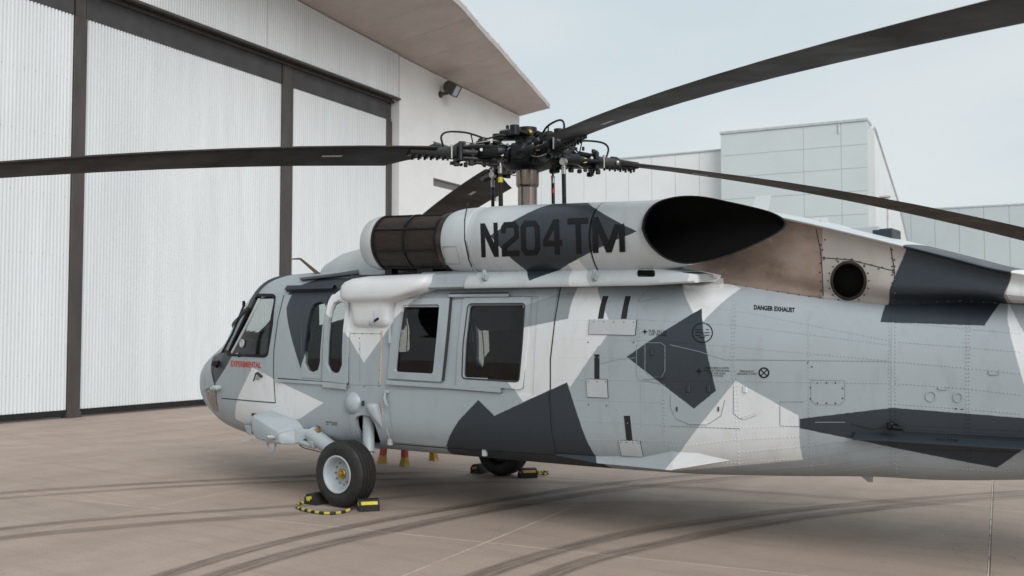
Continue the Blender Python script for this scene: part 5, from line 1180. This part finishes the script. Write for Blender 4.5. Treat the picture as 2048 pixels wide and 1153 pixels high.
# pitch links with colour bands
for x, Y, yt, yb_, r_, band, by in ((985, .32, 352, 402, .020, 'blue', 386), (1000.5, -.34, 322, 402, .024, 'ylw', 361), (1105.5, .34, 344, 402, .019, 'redpaint', 383), (1127, -.30, 326, 402, .022, None, 0)):
    lk = empty('pitch_link', onY(x, yb_+6, Y)); lk.parent = heli; bpy.context.view_layer.update(); I = Matrix.Translation(-lk.location)
    t0, b0 = onY(x, yt, Y), onY(x, yb_+6, Y); b0 = Vector((t0.x+.01, t0.y, 2.90)); dd = t0-b0; ln_ = dd.length; k = (t0.z-b0.z)
    MB().cyl(b0, b0+dd*.78, r_, n=14).build('rod', 'hubblack', lk).matrix_parent_inverse = I
    q = MB(); q.lathe(b0+dd*.78, dd, [(0, r_*1.05), (.06, r_*1.05), (.065, r_*1.25), (.075, r_*1.25), (.08, r_*.7), (ln_*.22, r_*.7)], 14); q.lathe(t0+Vector((0, -.02, .01)), Vector((0, 1, 0)), [(0, .036), (.045, .036)], 14); q.tube([t0, t0+Vector((.0, 0, .03)), t0+Vector((-.02, 0, .07))], r_*.8, 8); q.build('rod_end', 'steel', lk).matrix_parent_inverse = I
    if band:
        pz = onY(x, by, Y).z; f_ = (pz-b0.z)/k; MB().cyl(b0+dd*(f_-.04), b0+dd*(f_+.05), r_*1.08, n=14).build('colour_band', band, lk).matrix_parent_inverse = I

# ================================================================== ground equipment
def chock(name, c, rot, strip_m, label, group):
    o = empty(name, c, label=label, cat='wheel chock', group=group); o.rotation_euler.z = rot
    pr = [(-.085, 0), (.085, 0), (.088, .062), (.05, .108), (-.02, .114), (-.075, .045)]
    b_ = MB().loft([[Vector((x, y, z)) for x, z in pr] for y in (-.10, .10)]); b_.build('rubber_block', 'rubber', o, smooth=0)
    s_ = MB(); s_.hull([(.0885, -.08, .067), (.0885, .08, .067), (.0665, -.08, .094), (.0665, .08, .094), (.084, -.08, .063), (.084, .08, .063), (.062, -.08, .090), (.062, .08, .090)]); s_.build('reflective_strip', strip_m, o, smooth=0)
    for sg in (-1, 1): s_ = MB(); s_.hull([(-.02, sg*.102, .060), (.055, sg*.102, .045), (.06, sg*.102, .075), (-.015, sg*.102, .09), (-.02, sg*.098, .060), (.06, sg*.098, .075)]); s_.build('side_strip', strip_m, o, smooth=0)
    return o
chock('wheel_chock', (AX.x+.34, -1.39, 0), radians(0-38), 'ylw', 'black rubber chock with bright yellow strip behind the near main wheel', 'chocks at the main wheels')
chock('wheel_chock', (AX.x-.35, -1.40, 0), radians(180), 'ylw', 'black rubber chock in front of the near main wheel', 'chocks at the main wheels')
chock('wheel_chock', (AX.x+.36, 1.36, 0), radians(-38), 'orange', 'black chock with orange strip behind the far main wheel', 'chocks at the main wheels')
chock('wheel_chock', (AX.x-.35, 1.37, 0), radians(180), 'orange', 'dark chock in front of the far main wheel, under the fuselage', 'chocks at the main wheels')
def rope(name, pts, label):
    P = catmull([Vector(p) for p in pts], 10); r_ = empty(name, P[0]-Vector((0, 0, .02)), label=label, cat='rope', group='chock ropes'); I = Matrix.Translation(-r_.location)
    L0 = [0]
    for i in range(1, len(P)): L0.append(L0[-1]+(P[i]-P[i-1]).length)
    st = .055; n_ = int(L0[-1]/st)
    def at_(s):
        for i in range(1, len(P)):
            if L0[i] >= s: t = (s-L0[i-1])/max(1e-6, L0[i]-L0[i-1]); return P[i-1]*(1-t)+P[i]*t
        return P[-1]
    for col_, ph in (('rope_y', 0), ('rubber', 1)):
        m = MB()
        for k in range(ph, n_, 2): m.tube([at_(k*st), at_((k+.5)*st), at_((k+1)*st)], [.013, .015, .013], 7)
        o = m.build('rope_strand', col_, r_, smooth=60); o.matrix_parent_inverse = I; o['kind'] = 'stuff'
def gz(x, y, z=.016): p = onZ(x, y, 0); return (p.x, p.y, z)
rope('chock_rope', [(AX.x-.36, -1.50, .05), gz(608, 1008), gz(594, 1014), gz(600, 1021), gz(630, 1028), gz(660, 1030.5), gz(690, 1027), (AX.x+.28, -1.52, .05)], 'black and yellow rope joining the chocks at the near main wheel')
rope('chock_rope', [(AX.x+.38, 1.50, .05), gz(1088, 946), gz(1096, 948), gz(1090, 951), (AX.x+.42, 1.45, .04)], 'short twisted rope at the chock behind the far main wheel')
feet = [onZ(764, 927), onZ(809, 932), onZ(868, 921)]; ctr = (feet[0]+feet[1]+feet[2])/3
stand = empty('jack_stand', ctr, label='red and yellow tripod stand on the ground beyond the nose of the helicopter', cat='stand'); I = Matrix.Translation(-ctr)
top = ctr+Vector((0, 0, .85))
for p in feet:
    tq = p*.78+ctr*.22+Vector((0, 0, .66)); lo = p*.86+tq*.14; mid = p*.45+tq*.55
    MB().loft([[lo+Vector((.05*cos(a), .05*sin(a), 0)) for a in (pi/4, 3*pi/4, 5*pi/4, 7*pi/4)], [tq+Vector((.04*cos(a), .04*sin(a), 0)) for a in (pi/4, 3*pi/4, 5*pi/4, 7*pi/4)]]).build('leg', 'redpaint', stand, smooth=0).matrix_parent_inverse = I
    MB().loft([[p+Vector((.07*cos(a), .07*sin(a), 0)) for a in (pi/4, 3*pi/4, 5*pi/4, 7*pi/4)], [lo+Vector((.052*cos(a), .052*sin(a), .01)) for a in (pi/4, 3*pi/4, 5*pi/4, 7*pi/4)], [lo*.92+mid*.08+Vector((.047*cos(a), .047*sin(a), 0)) for a in (pi/4, 3*pi/4, 5*pi/4, 7*pi/4)]]).build('foot', 'yellow', stand, smooth=0).matrix_parent_inverse = I
    MB().tube(catmull([p*.5+tq*.5+Vector((0, 0, -.02)), p*.35+tq*.25+ctr*.4+Vector((0, 0, .16)), ctr+Vector((0, 0, .40))], 5), .03, 6).build('brace', 'yellow', stand).matrix_parent_inverse = I
q = MB(); q.lathe(ctr+Vector((0, 0, .55)), (0, 0, 1), [(0, .14), (.10, .22), (.14, .22), (.16, .06), (.32, .06), (.33, .09), (.36, .09)], 20); q.build('head', 'redpaint', stand).matrix_parent_inverse = I
